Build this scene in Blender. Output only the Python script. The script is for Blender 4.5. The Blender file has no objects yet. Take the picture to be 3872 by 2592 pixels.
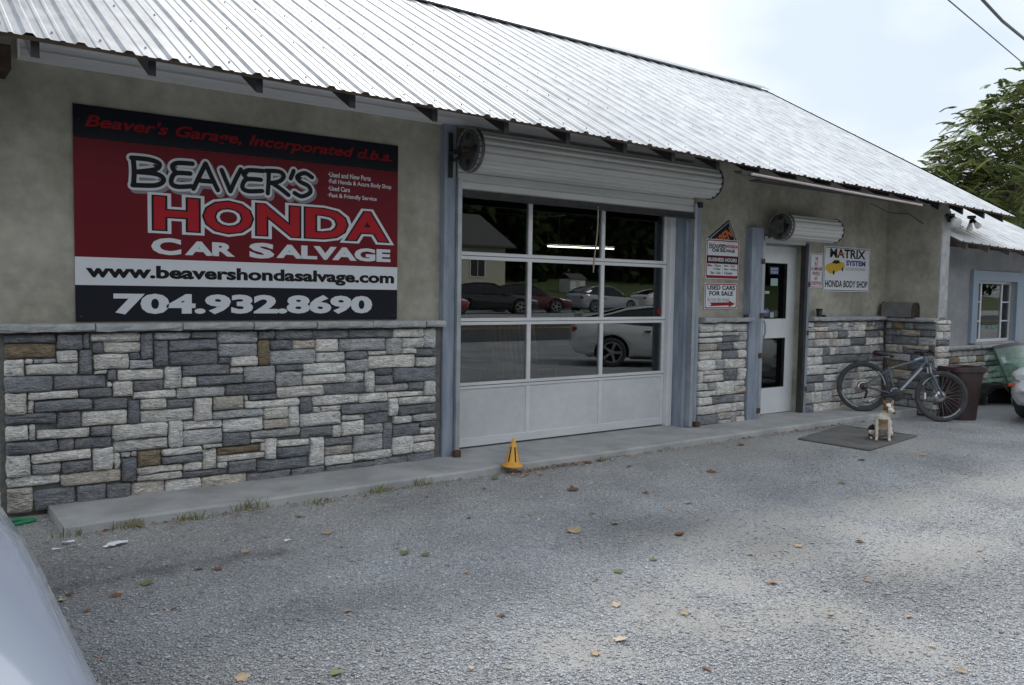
import bpy, bmesh, math, random
import numpy as np
from mathutils import Vector, Matrix

RND = random.Random(11)
SC = bpy.context.scene
COL = SC.collection
PI = math.pi

# ------------------------------------------------------------------ camera
CAM_Y, CAM_Z, FPX = -6.2856, 1.45, 3200.0
YAW, PITCH, ROLL = (math.radians(a) for a in (36.81733, -3.42003, 0.89664))
_f = Vector((math.sin(YAW)*math.cos(PITCH), math.cos(YAW)*math.cos(PITCH), math.sin(PITCH)))
_r = Vector((math.cos(YAW), -math.sin(YAW), 0))
_u = _r.cross(_f)
RIGHT = math.cos(ROLL)*_r + math.sin(ROLL)*_u
UP = -math.sin(ROLL)*_r + math.cos(ROLL)*_u
FWD = _f
CAMP = Vector((0, CAM_Y, CAM_Z))
cam_data = bpy.data.cameras.new('camera')
cam_data.sensor_fit = 'HORIZONTAL'
cam_data.sensor_width = 36.0
cam_data.lens = 36.0*FPX/3872
cam_data.clip_start = 0.05
cam_data.clip_end = 2000
cam = bpy.data.objects.new('camera', cam_data)
COL.objects.link(cam)
cam.matrix_world = Matrix(((RIGHT.x, UP.x, -FWD.x, CAMP.x), (RIGHT.y, UP.y, -FWD.y, CAMP.y),
                           (RIGHT.z, UP.z, -FWD.z, CAMP.z), (0, 0, 0, 1)))
SC.camera = cam

# ------------------------------------------------------------------ light
SUN_AZ, SUN_EL = math.radians(36), math.radians(47)      # azimuth from +Y towards +X
sun_dir = Vector((math.sin(SUN_AZ)*math.cos(SUN_EL), math.cos(SUN_AZ)*math.cos(SUN_EL), math.sin(SUN_EL)))
sd = bpy.data.lights.new('sun', 'SUN')
sd.energy = 1.5
sd.angle = math.radians(14)
sd.color = (1.0, 0.96, 0.9)
sun = bpy.data.objects.new('sun', sd)
COL.objects.link(sun)
sun.rotation_euler = sun_dir.to_track_quat('Z', 'Y').to_euler()
world = bpy.data.worlds.new('World')
SC.world = world
world.use_nodes = True
nt = world.node_tree
nt.nodes.clear()
def wn(t, **k):
    n = nt.nodes.new(t)
    for a, b in k.items(): setattr(n, a, b)
    return n
w_out = wn('ShaderNodeOutputWorld')
w_bg = wn('ShaderNodeBackground')
w_bg.inputs['Strength'].default_value = 0.1
w_sky = wn('ShaderNodeTexSky', sky_type='NISHITA', sun_disc=False, sun_elevation=SUN_EL, sun_rotation=SUN_AZ,
           air_density=1.4, dust_density=3.0)
w_tc = wn('ShaderNodeTexCoord')
w_map = wn('ShaderNodeMapping')
w_map.inputs['Scale'].default_value = (1.0, 1.0, 2.2)
w_noise = wn('ShaderNodeTexNoise')
w_noise.inputs['Scale'].default_value = 1.7
w_noise.inputs['Detail'].default_value = 5
w_noise.inputs['Roughness'].default_value = 0.5
w_ramp = wn('ShaderNodeValToRGB')
w_ramp.color_ramp.elements[0].position = 0.36
w_ramp.color_ramp.elements[0].color = (4.3, 4.95, 5.7, 1)
w_ramp.color_ramp.elements[1].position = 0.62
w_ramp.color_ramp.elements[1].color = (7.3, 7.55, 7.85, 1)
w_mix = wn('ShaderNodeMix', data_type='RGBA')
w_mix.inputs['Factor'].default_value = 0.93
L = nt.links.new
L(w_tc.outputs['Generated'], w_map.inputs['Vector'])
L(w_map.outputs['Vector'], w_noise.inputs['Vector'])
L(w_noise.outputs['Fac'], w_ramp.inputs['Fac'])
L(w_sky.outputs['Color'], w_mix.inputs['A'])
L(w_ramp.outputs['Color'], w_mix.inputs['B'])
L(w_mix.outputs['Result'], w_bg.inputs['Color'])
L(w_bg.outputs['Background'], w_out.inputs['Surface'])
SC.view_settings.view_transform = 'Standard'
SC.view_settings.look = 'None'
SC.view_settings.gamma = 1.0
SC.view_settings.use_curve_mapping = False
SC.view_settings.exposure = 0.78
SC.render.engine = 'CYCLES'
SC.cycles.use_denoising = True
SC.cycles.max_bounces = 8
SC.cycles.transparent_max_bounces = 16

# ------------------------------------------------------------------ pixel helpers (photo pixels -> directions)
def ray(u, v):
    return RIGHT*((u-1936)/FPX) + UP*(-(v-1296)/FPX) + FWD
def at_y(u, v, y):
    d = ray(u, v); return CAMP + d*((y-CAM_Y)/d.y)
def at_z(u, v, z):
    d = ray(u, v); return CAMP + d*((z-CAM_Z)/d.z)
def at_x(u, v, x):
    d = ray(u, v); return CAMP + d*(x/d.x)
def at_depth(u, v, k):
    return CAMP + ray(u, v)*k
def ss(a, b, x):
    t = min(1, max(0, (x-a)/(b-a))); return t*t*(3-2*t)
def gz(x, y):
    z = -.06 - .06*ss(9, 12, x)
    z += .55*ss(9, 24, -y) + .1*max(0, -y-34)
    return z
def on_ground(u, v):
    z = -.06
    for _ in range(8):
        p = at_z(u, v, z); z = gz(p.x, p.y)
    return p

# ------------------------------------------------------------------ materials
MATS = {}
def mat(name, c1, c2=None, scale=6.0, rough=0.7, metal=0.0, bump=0.0, bscale=40.0, stretch=None, spec=0.5,
        lo=.38, hi=.62, fine=0.0, fscale=120.0, coat=0.0, obj_color=False, vcol=False, coord='world', emit=0.0, bdist=.01):
    m = bpy.data.materials.new(name); m.use_nodes = True
    n, l = m.node_tree.nodes, m.node_tree.links.new
    b = n['Principled BSDF']
    b.inputs['Roughness'].default_value = rough
    b.inputs['Metallic'].default_value = metal
    b.inputs['Specular IOR Level'].default_value = spec
    b.inputs['Coat Weight'].default_value = coat
    b.inputs['Coat Roughness'].default_value = 0.05
    c1 = tuple(c1)+(1,); c2 = (tuple(c2)+(1,)) if c2 else c1
    if coord == 'world':
        src = n.new('ShaderNodeNewGeometry').outputs['Position']
    else:
        src = n.new('ShaderNodeTexCoord').outputs['Object']
    if stretch:
        mp = n.new('ShaderNodeMapping'); mp.inputs['Scale'].default_value = stretch
        l(src, mp.inputs['Vector']); src = mp.outputs['Vector']
    no = n.new('ShaderNodeTexNoise'); no.inputs['Scale'].default_value = scale; no.inputs['Detail'].default_value = 7
    no.inputs['Roughness'].default_value = .62
    l(src, no.inputs['Vector'])
    mr = n.new('ShaderNodeMapRange'); mr.inputs['From Min'].default_value = lo; mr.inputs['From Max'].default_value = hi
    l(no.outputs['Fac'], mr.inputs['Value'])
    mx = n.new('ShaderNodeMix'); mx.data_type = 'RGBA'
    mx.inputs['A'].default_value = c1; mx.inputs['B'].default_value = c2
    l(mr.outputs['Result'], mx.inputs['Factor'])
    col = mx.outputs['Result']
    def mul(a, bsock):
        q = n.new('ShaderNodeMix'); q.data_type = 'RGBA'; q.blend_type = 'MULTIPLY'; q.inputs['Factor'].default_value = 1
        l(a, q.inputs['A']); l(bsock, q.inputs['B']); return q.outputs['Result']
    if fine:
        f = n.new('ShaderNodeTexNoise'); f.inputs['Scale'].default_value = fscale; f.inputs['Detail'].default_value = 3
        l(src, f.inputs['Vector'])
        fr = n.new('ShaderNodeMapRange'); fr.inputs['From Min'].default_value = .3; fr.inputs['From Max'].default_value = .7
        fr.inputs['To Min'].default_value = 1-fine; fr.inputs['To Max'].default_value = 1+fine
        l(f.outputs['Fac'], fr.inputs['Value']); col = mul(col, fr.outputs['Result'])
    if obj_color:
        oi = n.new('ShaderNodeObjectInfo'); col = mul(col, oi.outputs['Color'])
    if vcol:
        va = n.new('ShaderNodeVertexColor'); va.layer_name = 'col'; col = mul(col, va.outputs['Color'])
    l(col, b.inputs['Base Color'])
    if bump:
        bn = n.new('ShaderNodeTexNoise'); bn.inputs['Scale'].default_value = bscale; bn.inputs['Detail'].default_value = 6
        l(src, bn.inputs['Vector'])
        bu = n.new('ShaderNodeBump'); bu.inputs['Strength'].default_value = bump; bu.inputs['Distance'].default_value = bdist
        l(bn.outputs['Fac'], bu.inputs['Height']); l(bu.outputs['Normal'], b.inputs['Normal'])
    if emit:
        b.inputs['Emission Color'].default_value = c1; b.inputs['Emission Strength'].default_value = emit
    MATS[name] = m
    return m
def glass_mat(name, tint, f0=.09, grime=0.0):
    m = bpy.data.materials.new(name); m.use_nodes = True
    n, l = m.node_tree.nodes, m.node_tree.links.new
    n.remove(n['Principled BSDF'])
    tr = n.new('ShaderNodeBsdfTransparent'); tr.inputs['Color'].default_value = tuple(tint)+(1,)
    gl = n.new('ShaderNodeBsdfGlossy'); gl.inputs['Roughness'].default_value = 0.0
    lw = n.new('ShaderNodeLayerWeight'); lw.inputs['Blend'].default_value = .5
    pw = n.new('ShaderNodeMath'); pw.operation = 'POWER'; pw.inputs[1].default_value = 5
    l(lw.outputs['Facing'], pw.inputs[0])
    ma = n.new('ShaderNodeMath'); ma.operation = 'MULTIPLY_ADD'; ma.inputs[1].default_value = 1-f0; ma.inputs[2].default_value = f0
    l(pw.outputs[0], ma.inputs[0])
    ms = n.new('ShaderNodeMixShader'); l(ma.outputs[0], ms.inputs['Fac']); l(tr.outputs[0], ms.inputs[1]); l(gl.outputs[0], ms.inputs[2])
    out = ms.outputs[0]
    if grime:
        df = n.new('ShaderNodeBsdfDiffuse'); df.inputs['Color'].default_value = (.5, .5, .48, 1)
        m2 = n.new('ShaderNodeMixShader'); m2.inputs['Fac'].default_value = grime
        l(out, m2.inputs[1]); l(df.outputs[0], m2.inputs[2]); out = m2.outputs[0]
    l(out, n['Material Output'].inputs['Surface'])
    MATS[name] = m
    return m

mat('stucco', (.295, .278, .228), (.455, .434, .365), scale=1.5, rough=.92, bump=.8, bscale=9, fine=.11, fscale=11, spec=.15, bdist=.02)
mat('stucco_grey', (.42, .425, .44), (.29, .30, .315), scale=1.3, rough=.92, bump=.3, bscale=14, fine=.08, fscale=40, spec=.15, bdist=.02)
mat('mortar', (.20, .195, .185), (.13, .128, .12), scale=20, rough=.95, bump=.5, bscale=120, spec=.1)
mat('stone', (.74, .74, .75), (1.16, 1.14, 1.09), scale=11, rough=.9, bump=1.0, bscale=34, stretch=(1, 1, 2.6), fine=.2, fscale=60, obj_color=True, spec=.2, bdist=.035)
mat('ledge_stone', (.34, .345, .35), (.46, .465, .465), scale=10, rough=.9, bump=.8, bscale=38, fine=.12, fscale=90, spec=.2)
mat('concrete', (.33, .335, .335), (.45, .452, .445), scale=2.6, rough=.88, bump=.25, bscale=70, fine=.1, fscale=160, spec=.25)
mat('blue_paint', (.20, .24, .30), (.31, .35, .41), scale=5, rough=.55, bump=.05, bscale=30, fine=.05, stretch=(3, 3, .5))
mat('blue_trim', (.27, .335, .415), (.295, .36, .44), scale=3, rough=.6)
mat('white_paint', (.68, .695, .71), (.75, .76, .77), scale=3, rough=.45, fine=.02)
mat('door_panel', (.58, .59, .60), (.67, .675, .68), scale=1.6, rough=.42, fine=.04, fscale=14)
mat('alu_frame', (.68, .69, .70), (.77, .775, .78), scale=4, rough=.42, metal=.15, stretch=(.4, 1, 3))
mat('galv', (.36, .39, .42), (.48, .50, .53), scale=5, rough=.45, metal=.5, fine=.08)
mat('shutter', (.50, .505, .49), (.60, .60, .585), scale=3, rough=.5, stretch=(.3, 1, 2.5), fine=.05)
mat('dark_metal', (.035, .036, .04), (.06, .055, .05), scale=12, rough=.6, metal=.3)
mat('disc_metal', (.16, .16, .155), (.09, .085, .08), scale=14, rough=.6, metal=.5)
mat('rust', (.13, .06, .03), (.07, .04, .03), scale=30, rough=.9, bump=.3)
mat('dark_wood', (.05, .032, .022), (.08, .05, .034), scale=6, rough=.85, stretch=(1, .3, 3))
mat('black_paint', (.015, .015, .018), (.025, .025, .028), scale=6, rough=.6)
mat('frieze', (.74, .75, .75), (.82, .83, .83), scale=5, rough=.6, stretch=(.2, 1, 6))
mat('soffit', (.10, .07, .05), (.16, .12, .09), scale=6, rough=.9)
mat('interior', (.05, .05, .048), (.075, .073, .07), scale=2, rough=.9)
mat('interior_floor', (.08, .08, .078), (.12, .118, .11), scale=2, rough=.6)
mat('wood', (.34, .17, .07), (.44, .24, .11), scale=5, rough=.5, stretch=(6, 6, .6))
mat('plank', (.16, .085, .045), (.22, .125, .07), scale=8, rough=.8, stretch=(6, 6, .6))
mat('tube_light', (1.0, .93, .75), emit=6.0)
glass_mat('window_glass', (.62, .66, .66), .13)
glass_mat('door_glass', (.45, .52, .48), .07)
mat('sign_black', (.010, .012, .019), rough=.3, spec=.25)
mat('sign_red', (.135, .009, .016), (.165, .011, .02), scale=1.2, rough=.3, spec=.25)
mat('sign_white', (.68, .70, .73), rough=.3, spec=.25)
mat('print_red', (.29, .014, .02), rough=.3, spec=.2)
mat('print_bright_red', (.42, .02, .03), rough=.3, spec=.2)
mat('print_black', (.014, .014, .016), rough=.3, spec=.2)
mat('print_white', (.66, .68, .71), rough=.3, spec=.2)
mat('print_grey', (.25, .255, .28), rough=.3, spec=.2)
mat('print_blue', (.06, .045, .22), rough=.3, spec=.2)
mat('print_yellow', (.62, .40, .05), rough=.3, spec=.2)
mat('print_orange', (.55, .14, .04), rough=.35)
mat('sticker_blue', (.05, .10, .26), rough=.4)
mat('sticker_pale', (.35, .50, .46), rough=.5)

# roof metal with streaked weathering along the slope
def roof_mat():
    m = bpy.data.materials.new('roof_metal'); m.use_nodes = True
    n, l = m.node_tree.nodes, m.node_tree.links.new
    b = n['Principled BSDF']; b.inputs['Roughness'].default_value = .38; b.inputs['Metallic'].default_value = .05; b.inputs['Specular IOR Level'].default_value = .3
    g = n.new('ShaderNodeNewGeometry')
    mp = n.new('ShaderNodeMapping'); mp.inputs['Scale'].default_value = (9, .8, .8)
    l(g.outputs['Position'], mp.inputs['Vector'])
    a = n.new('ShaderNodeTexNoise'); a.inputs['Scale'].default_value = 2.2; a.inputs['Detail'].default_value = 6; a.inputs['Roughness'].default_value = .65
    l(mp.outputs['Vector'], a.inputs['Vector'])
    ar = n.new('ShaderNodeMapRange'); ar.inputs['From Min'].default_value = .5; ar.inputs['From Max'].default_value = .72
    l(a.outputs['Fac'], ar.inputs['Value'])
    c = n.new('ShaderNodeTexNoise'); c.inputs['Scale'].default_value = .9; c.inputs['Detail'].default_value = 4
    l(g.outputs['Position'], c.inputs['Vector'])
    cr = n.new('ShaderNodeMapRange'); cr.inputs['From Min'].default_value = .42; cr.inputs['From Max'].default_value = .62
    l(c.outputs['Fac'], cr.inputs['Value'])
    mu = n.new('ShaderNodeMath'); mu.operation = 'MULTIPLY'; l(ar.outputs[0], mu.inputs[0]); l(cr.outputs[0], mu.inputs[1])
    sx = n.new('ShaderNodeSeparateXYZ'); l(g.outputs['Position'], sx.inputs[0])
    gx = n.new('ShaderNodeMapRange'); gx.inputs['From Min'].default_value = 0; gx.inputs['From Max'].default_value = 8
    gx.inputs['To Min'].default_value = 1.0; gx.inputs['To Max'].default_value = .25
    l(sx.outputs['X'], gx.inputs['Value'])
    m2 = n.new('ShaderNodeMath'); m2.operation = 'MULTIPLY'; l(mu.outputs[0], m2.inputs[0]); l(gx.outputs[0], m2.inputs[1])
    mx = n.new('ShaderNodeMix'); mx.data_type = 'RGBA'
    mx.inputs['B'].default_value = (.13, .135, .14, 1)
    wx = n.new('ShaderNodeMix'); wx.data_type = 'RGBA'; wx.inputs['A'].default_value = (.35, .365, .39, 1); wx.inputs['B'].default_value = (.80, .81, .82, 1)
    wr = n.new('ShaderNodeMapRange'); wr.inputs['From Min'].default_value = .5; wr.inputs['From Max'].default_value = 8.5; l(sx.outputs['X'], wr.inputs['Value']); l(wr.outputs[0], wx.inputs['Factor']); l(wx.outputs['Result'], mx.inputs['A'])
    l(m2.outputs[0], mx.inputs['Factor'])
    # pale mottling
    d = n.new('ShaderNodeTexNoise'); d.inputs['Scale'].default_value = 5; d.inputs['Detail'].default_value = 5
    l(g.outputs['Position'], d.inputs['Vector'])
    dr = n.new('ShaderNodeMapRange'); dr.inputs['From Min'].default_value = .3; dr.inputs['From Max'].default_value = .7
    dr.inputs['To Min'].default_value = .78; dr.inputs['To Max'].default_value = 1.12
    l(d.outputs['Fac'], dr.inputs['Value'])
    q = n.new('ShaderNodeMix'); q.data_type = 'RGBA'; q.blend_type = 'MULTIPLY'; q.inputs['Factor'].default_value = 1
    l(mx.outputs['Result'], q.inputs['A']); l(dr.outputs[0], q.inputs['B'])
    l(q.outputs['Result'], b.inputs['Base Color'])
    rr = n.new('ShaderNodeMapRange'); rr.inputs['To Min'].default_value = .52; rr.inputs['To Max'].default_value = .6
    l(m2.outputs[0], rr.inputs['Value']); l(rr.outputs[0], b.inputs['Roughness'])
    MATS['roof_metal'] = m
roof_mat()

def gravel_mat():
    m = bpy.data.materials.new('gravel'); m.use_nodes = True
    n, l = m.node_tree.nodes, m.node_tree.links.new
    b = n['Principled BSDF']; b.inputs['Roughness'].default_value = .92; b.inputs['Specular IOR Level'].default_value = .15
    g = n.new('ShaderNodeNewGeometry')
    v = n.new('ShaderNodeTexVoronoi'); v.inputs['Scale'].default_value = 125
    l(g.outputs['Position'], v.inputs['Vector'])
    s = n.new('ShaderNodeSeparateColor'); l(v.outputs['Color'], s.inputs[0])
    cr = n.new('ShaderNodeValToRGB')
    e = cr.color_ramp.elements
    e[0].position = 0; e[0].color = (.19, .197, .208, 1)
    e[1].position = 1; e[1].color = (.58, .59, .605, 1)
    k = cr.color_ramp.elements.new(.35); k.color = (.35, .36, .375, 1)
    k = cr.color_ramp.elements.new(.8); k.color = (.455, .465, .48, 1)
    l(s.outputs[0], cr.inputs['Fac'])
    # larger scale tonal drift
    a = n.new('ShaderNodeTexNoise'); a.inputs['Scale'].default_value = 1.1; a.inputs['Detail'].default_value = 6
    l(g.outputs['Position'], a.inputs['Vector'])
    ar = n.new('ShaderNodeMapRange'); ar.inputs['From Min'].default_value = .3; ar.inputs['From Max'].default_value = .7
    ar.inputs['To Min'].default_value = .78; ar.inputs['To Max'].default_value = 1.18
    l(a.outputs['Fac'], ar.inputs['Value'])
    q = n.new('ShaderNodeMix'); q.data_type = 'RGBA'; q.blend_type = 'MULTIPLY'; q.inputs['Factor'].default_value = 1
    l(cr.outputs['Color'], q.inputs['A']); l(ar.outputs[0], q.inputs['B'])
    # fine sandy patches, thicker beside the slab
    sx = n.new('ShaderNodeSeparateXYZ'); l(g.outputs['Position'], sx.inputs[0])
    yb = n.new('ShaderNodeMapRange'); yb.inputs['From Min'].default_value = -2.1; yb.inputs['From Max'].default_value = -.8
    yb.inputs['To Min'].default_value = 0; yb.inputs['To Max'].default_value = .22
    l(sx.outputs['Y'], yb.inputs['Value'])
    p = n.new('ShaderNodeTexNoise'); p.inputs['Scale'].default_value = .75; p.inputs['Detail'].default_value = 5; p.inputs['Roughness'].default_value = .6
    l(g.outputs['Position'], p.inputs['Vector'])
    va_ = n.new('ShaderNodeVertexColor'); va_.layer_name = 'sand'
    va = n.new('ShaderNodeSeparateColor'); l(va_.outputs['Color'], va.inputs[0])
    p.inputs['Scale'].default_value = 3.5
    vm = n.new('ShaderNodeMath'); vm.operation = 'MULTIPLY_ADD'; vm.inputs[1].default_value = .45; l(va.outputs[0], vm.inputs[0]); l(p.outputs['Fac'], vm.inputs[2])
    ad = n.new('ShaderNodeMath'); ad.operation = 'ADD'; l(vm.outputs[0], ad.inputs[0]); l(yb.outputs[0], ad.inputs[1])
    pr = n.new('ShaderNodeMapRange'); pr.inputs['From Min'].default_value = .66; pr.inputs['From Max'].default_value = .86
    pr.inputs['To Max'].default_value = .52
    l(ad.outputs[0], pr.inputs['Value'])
    sd_ = n.new('ShaderNodeMix'); sd_.data_type = 'RGBA'; sd_.inputs['B'].default_value = (.47, .455, .42, 1)
    l(pr.outputs[0], sd_.inputs['Factor']); l(q.outputs['Result'], sd_.inputs['A'])
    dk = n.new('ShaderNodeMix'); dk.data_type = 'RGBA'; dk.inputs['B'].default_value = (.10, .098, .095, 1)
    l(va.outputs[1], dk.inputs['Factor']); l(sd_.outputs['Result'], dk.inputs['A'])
    l(dk.outputs['Result'], b.inputs['Base Color'])
    bu = n.new('ShaderNodeBump'); bu.inputs['Strength'].default_value = .9; bu.inputs['Distance'].default_value = .012; bu.invert = True
    l(v.outputs['Distance'], bu.inputs['Height']); l(bu.outputs['Normal'], b.inputs['Normal'])
    MATS['gravel'] = m
gravel_mat()
mat('pebble', (.78, .785, .79), (1.16, 1.16, 1.16), scale=1.1, rough=.9, vcol=True, spec=.15, lo=.3, hi=.7)
mat('asphalt', (.045, .046, .05), (.06, .061, .064), scale=4, rough=.9, fine=.2, fscale=200)
mat('road_yellow', (.45, .30, .06), rough=.8)
mat('lawn', (.045, .075, .02), (.09, .12, .035), scale=3, rough=.95, fine=.3, fscale=60)

# ------------------------------------------------------------------ mesh builder
WM = {}
class MB:
    def __init__(s): s.v = []; s.f = []; s.mi = []; s.sm = []
    def add(s, vs, fs, mi=0, sm=False):
        o = len(s.v); s.v += [tuple(q) for q in vs]
        for f in fs: s.f.append([o+i for i in f]); s.mi.append(mi); s.sm.append(sm)
        return s
    def box(s, x0, x1, y0, y1, z0, z1, b=0.0, mi=0):
        if b <= 0:
            vs = [(x, y, z) for z in (z0, z1) for y in (y0, y1) for x in (x0, x1)]
            return s.add(vs, [(0, 2, 3, 1), (4, 5, 7, 6), (0, 1, 5, 4), (1, 3, 7, 5), (3, 2, 6, 7), (2, 0, 4, 6)], mi)
        vs = []; idx = {}
        X, Y, Z = (x0, x1), (y0, y1), (z0, z1)
        for i in range(2):
            for j in range(2):
                for k in range(2):
                    sx, sy, sz = (b, -b)[i], (b, -b)[j], (b, -b)[k]
                    for a in range(3):
                        p = [X[i]+(sx if a != 0 else 0), Y[j]+(sy if a != 1 else 0), Z[k]+(sz if a != 2 else 0)]
                        idx[(i, j, k, a)] = len(vs); vs.append(p)
        fs = []
        for i in range(2): fs.append([idx[(i, j, k, 0)] for j, k in ((0, 0), (1, 0), (1, 1), (0, 1))][::1 if i else -1])
        for j in range(2): fs.append([idx[(i, j, k, 1)] for i, k in ((0, 0), (0, 1), (1, 1), (1, 0))][::1 if j else -1])
        for k in range(2): fs.append([idx[(i, j, k, 2)] for i, j in ((0, 0), (1, 0), (1, 1), (0, 1))][::1 if k else -1])
        for j in range(2):
            for k in range(2):
                fs.append([idx[(0, j, k, 1)], idx[(1, j, k, 1)], idx[(1, j, k, 2)], idx[(0, j, k, 2)]][::1 if j == k else -1])
        for i in range(2):
            for k in range(2):
                fs.append([idx[(i, 0, k, 0)], idx[(i, 1, k, 0)], idx[(i, 1, k, 2)], idx[(i, 0, k, 2)]][::-1 if i == k else 1])
        for i in range(2):
            for j in range(2):
                fs.append([idx[(i, j, 0, 0)], idx[(i, j, 1, 0)], idx[(i, j, 1, 1)], idx[(i, j, 0, 1)]][::1 if i == j else -1])
        for i in range(2):
            for j in range(2):
                for k in range(2):
                    t = [idx[(i, j, k, a)] for a in range(3)]
                    fs.append(t if (i+j+k) % 2 else t[::-1])
        return s.add(vs, fs, mi)
    def tube(s, pts, r, n=8, mi=0, caps=True, sm=True):
        pts = [Vector(p) for p in pts]; m = len(pts)
        rs = list(r) if hasattr(r, '__len__') else [r]*m
        vs = []; prev = None
        for i, p in enumerate(pts):
            t = (pts[min(i+1, m-1)]-pts[max(i-1, 0)])
            if t.length < 1e-9: t = Vector((0, 0, 1))
            t.normalize()
            if prev is None:
                a = Vector((0, 0, 1)) if abs(t.z) < .9 else Vector((1, 0, 0))
                e1 = t.cross(a).normalized()
            else:
                e1 = (prev - t*prev.dot(t))
                e1 = e1.normalized() if e1.length > 1e-6 else t.orthogonal().normalized()
            prev = e1; e2 = t.cross(e1)
            for k in range(n):
                a = 2*PI*k/n; vs.append(p+e1*(rs[i]*math.cos(a))+e2*(rs[i]*math.sin(a)))
        fs = [(i*n+k, i*n+(k+1) % n, (i+1)*n+(k+1) % n, (i+1)*n+k) for i in range(m-1) for k in range(n)]
        s.add(vs, fs, mi, sm)
        if caps:
            s.add(vs[:n], [list(range(n))[::-1]], mi); s.add(vs[-n:], [list(range(n))], mi)
        return s
    def lathe(s, prof, n=24, M=None, mi=0, sm=True, close=False):
        """prof: (r, h) pairs turned about local z"""
        M = M or Matrix.Identity(4); vs = []
        for r, h in prof:
            for k in range(n):
                a = 2*PI*k/n; vs.append(M @ Vector((r*math.cos(a), r*math.sin(a), h)))
        m = len(prof); rng = m if close else m-1
        fs = [(i*n+k, i*n+(k+1) % n, ((i+1) % m)*n+(k+1) % n, ((i+1) % m)*n+k) for i in range(rng) for k in range(n)]
        return s.add(vs, fs, mi, sm)
    def prism(s, poly, fn, d0, d1, mi=0):
        """poly of (a, b) extruded from d0 to d1 through fn(a, b, d)"""
        k = len(poly)
        vs = [fn(a, b, d0) for a, b in poly]+[fn(a, b, d1) for a, b in poly]
        fs = [list(range(k))[::-1], list(range(k, 2*k))]+[(i, (i+1) % k, k+(i+1) % k, k+i) for i in range(k)]
        return s.add(vs, fs, mi)
    def loft(s, rings, mi=0, sm=True, caps=True):
        n = len(rings[0]); vs = [p for r in rings for p in r]
        fs = [(i*n+k, i*n+(k+1) % n, (i+1)*n+(k+1) % n, (i+1)*n+k) for i in range(len(rings)-1) for k in range(n)]
        s.add(vs, fs, mi, sm)
        if caps: s.add(rings[0], [list(range(n))[::-1]], mi); s.add(rings[-1], [list(range(n))], mi)
        return s
    def build(s, name, mats, parent=None, frame=None, fix=False, kind=None, weld=False):
        frame = frame or Matrix.Identity(4)
        vs = np.array([tuple(q) for q in s.v], float)
        base = Vector(((vs[:, 0].min()+vs[:, 0].max())/2, (vs[:, 1].min()+vs[:, 1].max())/2, vs[:, 2].min()))
        me = bpy.data.meshes.new(name)
        me.from_pydata((vs-np.array(base)).tolist(), [], s.f)
        mats = mats if isinstance(mats, (list, tuple)) else [mats]
        for m in mats: me.materials.append(MATS[m] if isinstance(m, str) else m)
        me.polygons.foreach_set('material_index', s.mi)
        me.polygons.foreach_set('use_smooth', s.sm)
        if fix or weld:
            bm = bmesh.new(); bm.from_mesh(me)
            if weld: bmesh.ops.remove_doubles(bm, verts=bm.verts, dist=1e-5)
            bmesh.ops.recalc_face_normals(bm, faces=bm.faces); bm.to_mesh(me); bm.free()
        me.update()
        return place(name, me, parent, frame @ Matrix.Translation(base), kind)
def place(name, data, parent, M, kind=None):
    o = bpy.data.objects.new(name, data); COL.objects.link(o)
    WM[o.name] = M.copy()
    if parent:
        o.parent = parent; o.matrix_basis = WM[parent.name].inverted() @ M
    else: o.matrix_basis = M
    if kind: o['kind'] = kind
    return o
def tag(o, label, cat, group=None):
    o['label'] = label; o['category'] = cat
    if group: o['group'] = group
    return o
def thing(name, label, cat, M, group=None):
    if isinstance(M, (tuple, Vector)): M = Matrix.Translation(Vector(M))
    return tag(place(name, None, None, M), label, cat, group)
def part(parent, name, m, fn, frame=None, fix=False, kind=None):
    b = MB(); fn(b); return b.build(name, m, parent, frame, fix, kind)
def boxpart(parent, name, m, *a, frame=None, b=0.0):
    return MB().box(*a, b=b).build(name, m, parent, frame)
def copy_tree(o, M, parent=None):
    c = o.copy(); COL.objects.link(c); c.parent = parent
    if parent is None: c.matrix_basis = M; WM[c.name] = M.copy()
    else: WM[c.name] = WM[parent.name] @ c.matrix_basis
    for ch in list(o.children): copy_tree(ch, None, c)
    return c
def evaluated_mesh(ob, name):
    dg = bpy.context.evaluated_depsgraph_get(); dg.update()
    me = bpy.data.meshes.new_from_object(ob.evaluated_get(dg)); me.name = name
    return me

# ------------------------------------------------------------------ lettering
_tc = {}
def text_geo(s, off=0.0, shear=0.0):
    k = (s, off, shear)
    if k in _tc: return _tc[k]
    cu = bpy.data.curves.new('letters', 'FONT'); cu.body = s; cu.size = 1; cu.offset = off; cu.shear = shear; cu.resolution_u = 3
    ob = bpy.data.objects.new('letters', cu); COL.objects.link(ob)
    me = evaluated_mesh(ob, 'letters')
    v = np.array([q.co[:2] for q in me.vertices]); f = [list(p.vertices) for p in me.polygons]
    bpy.data.objects.remove(ob); bpy.data.curves.remove(cu); bpy.data.meshes.remove(me)
    _tc[k] = (v, f); return _tc[k]
def letters(parent, s, rect, layers, fn, shear=0.0, name='lettering'):
    """rect (a0, b0, a1, b1) on the sign face; fn(a, b, lift) -> world; layers (offset, material, lift), front one first"""
    v0, _ = text_geo(s, layers[0][0], shear)
    lo, hi = v0.min(0), v0.max(0)
    sc = ((rect[2]-rect[0])/(hi[0]-lo[0]), (rect[3]-rect[1])/(hi[1]-lo[1]))
    for off, m, lift in layers:
        v, f = text_geo(s, off, shear)
        MB().add([fn(rect[0]+(x-lo[0])*sc[0], rect[1]+(y-lo[1])*sc[1], lift) for x, y in v], f).build(name, m, parent)
# all text outlines are generated first, while the scene is still small
for _s, _o, _sh in (("Beaver's Garage, Incorporated d.b.a.", .02, .28),):
    text_geo(_s, _o, _sh)

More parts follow.
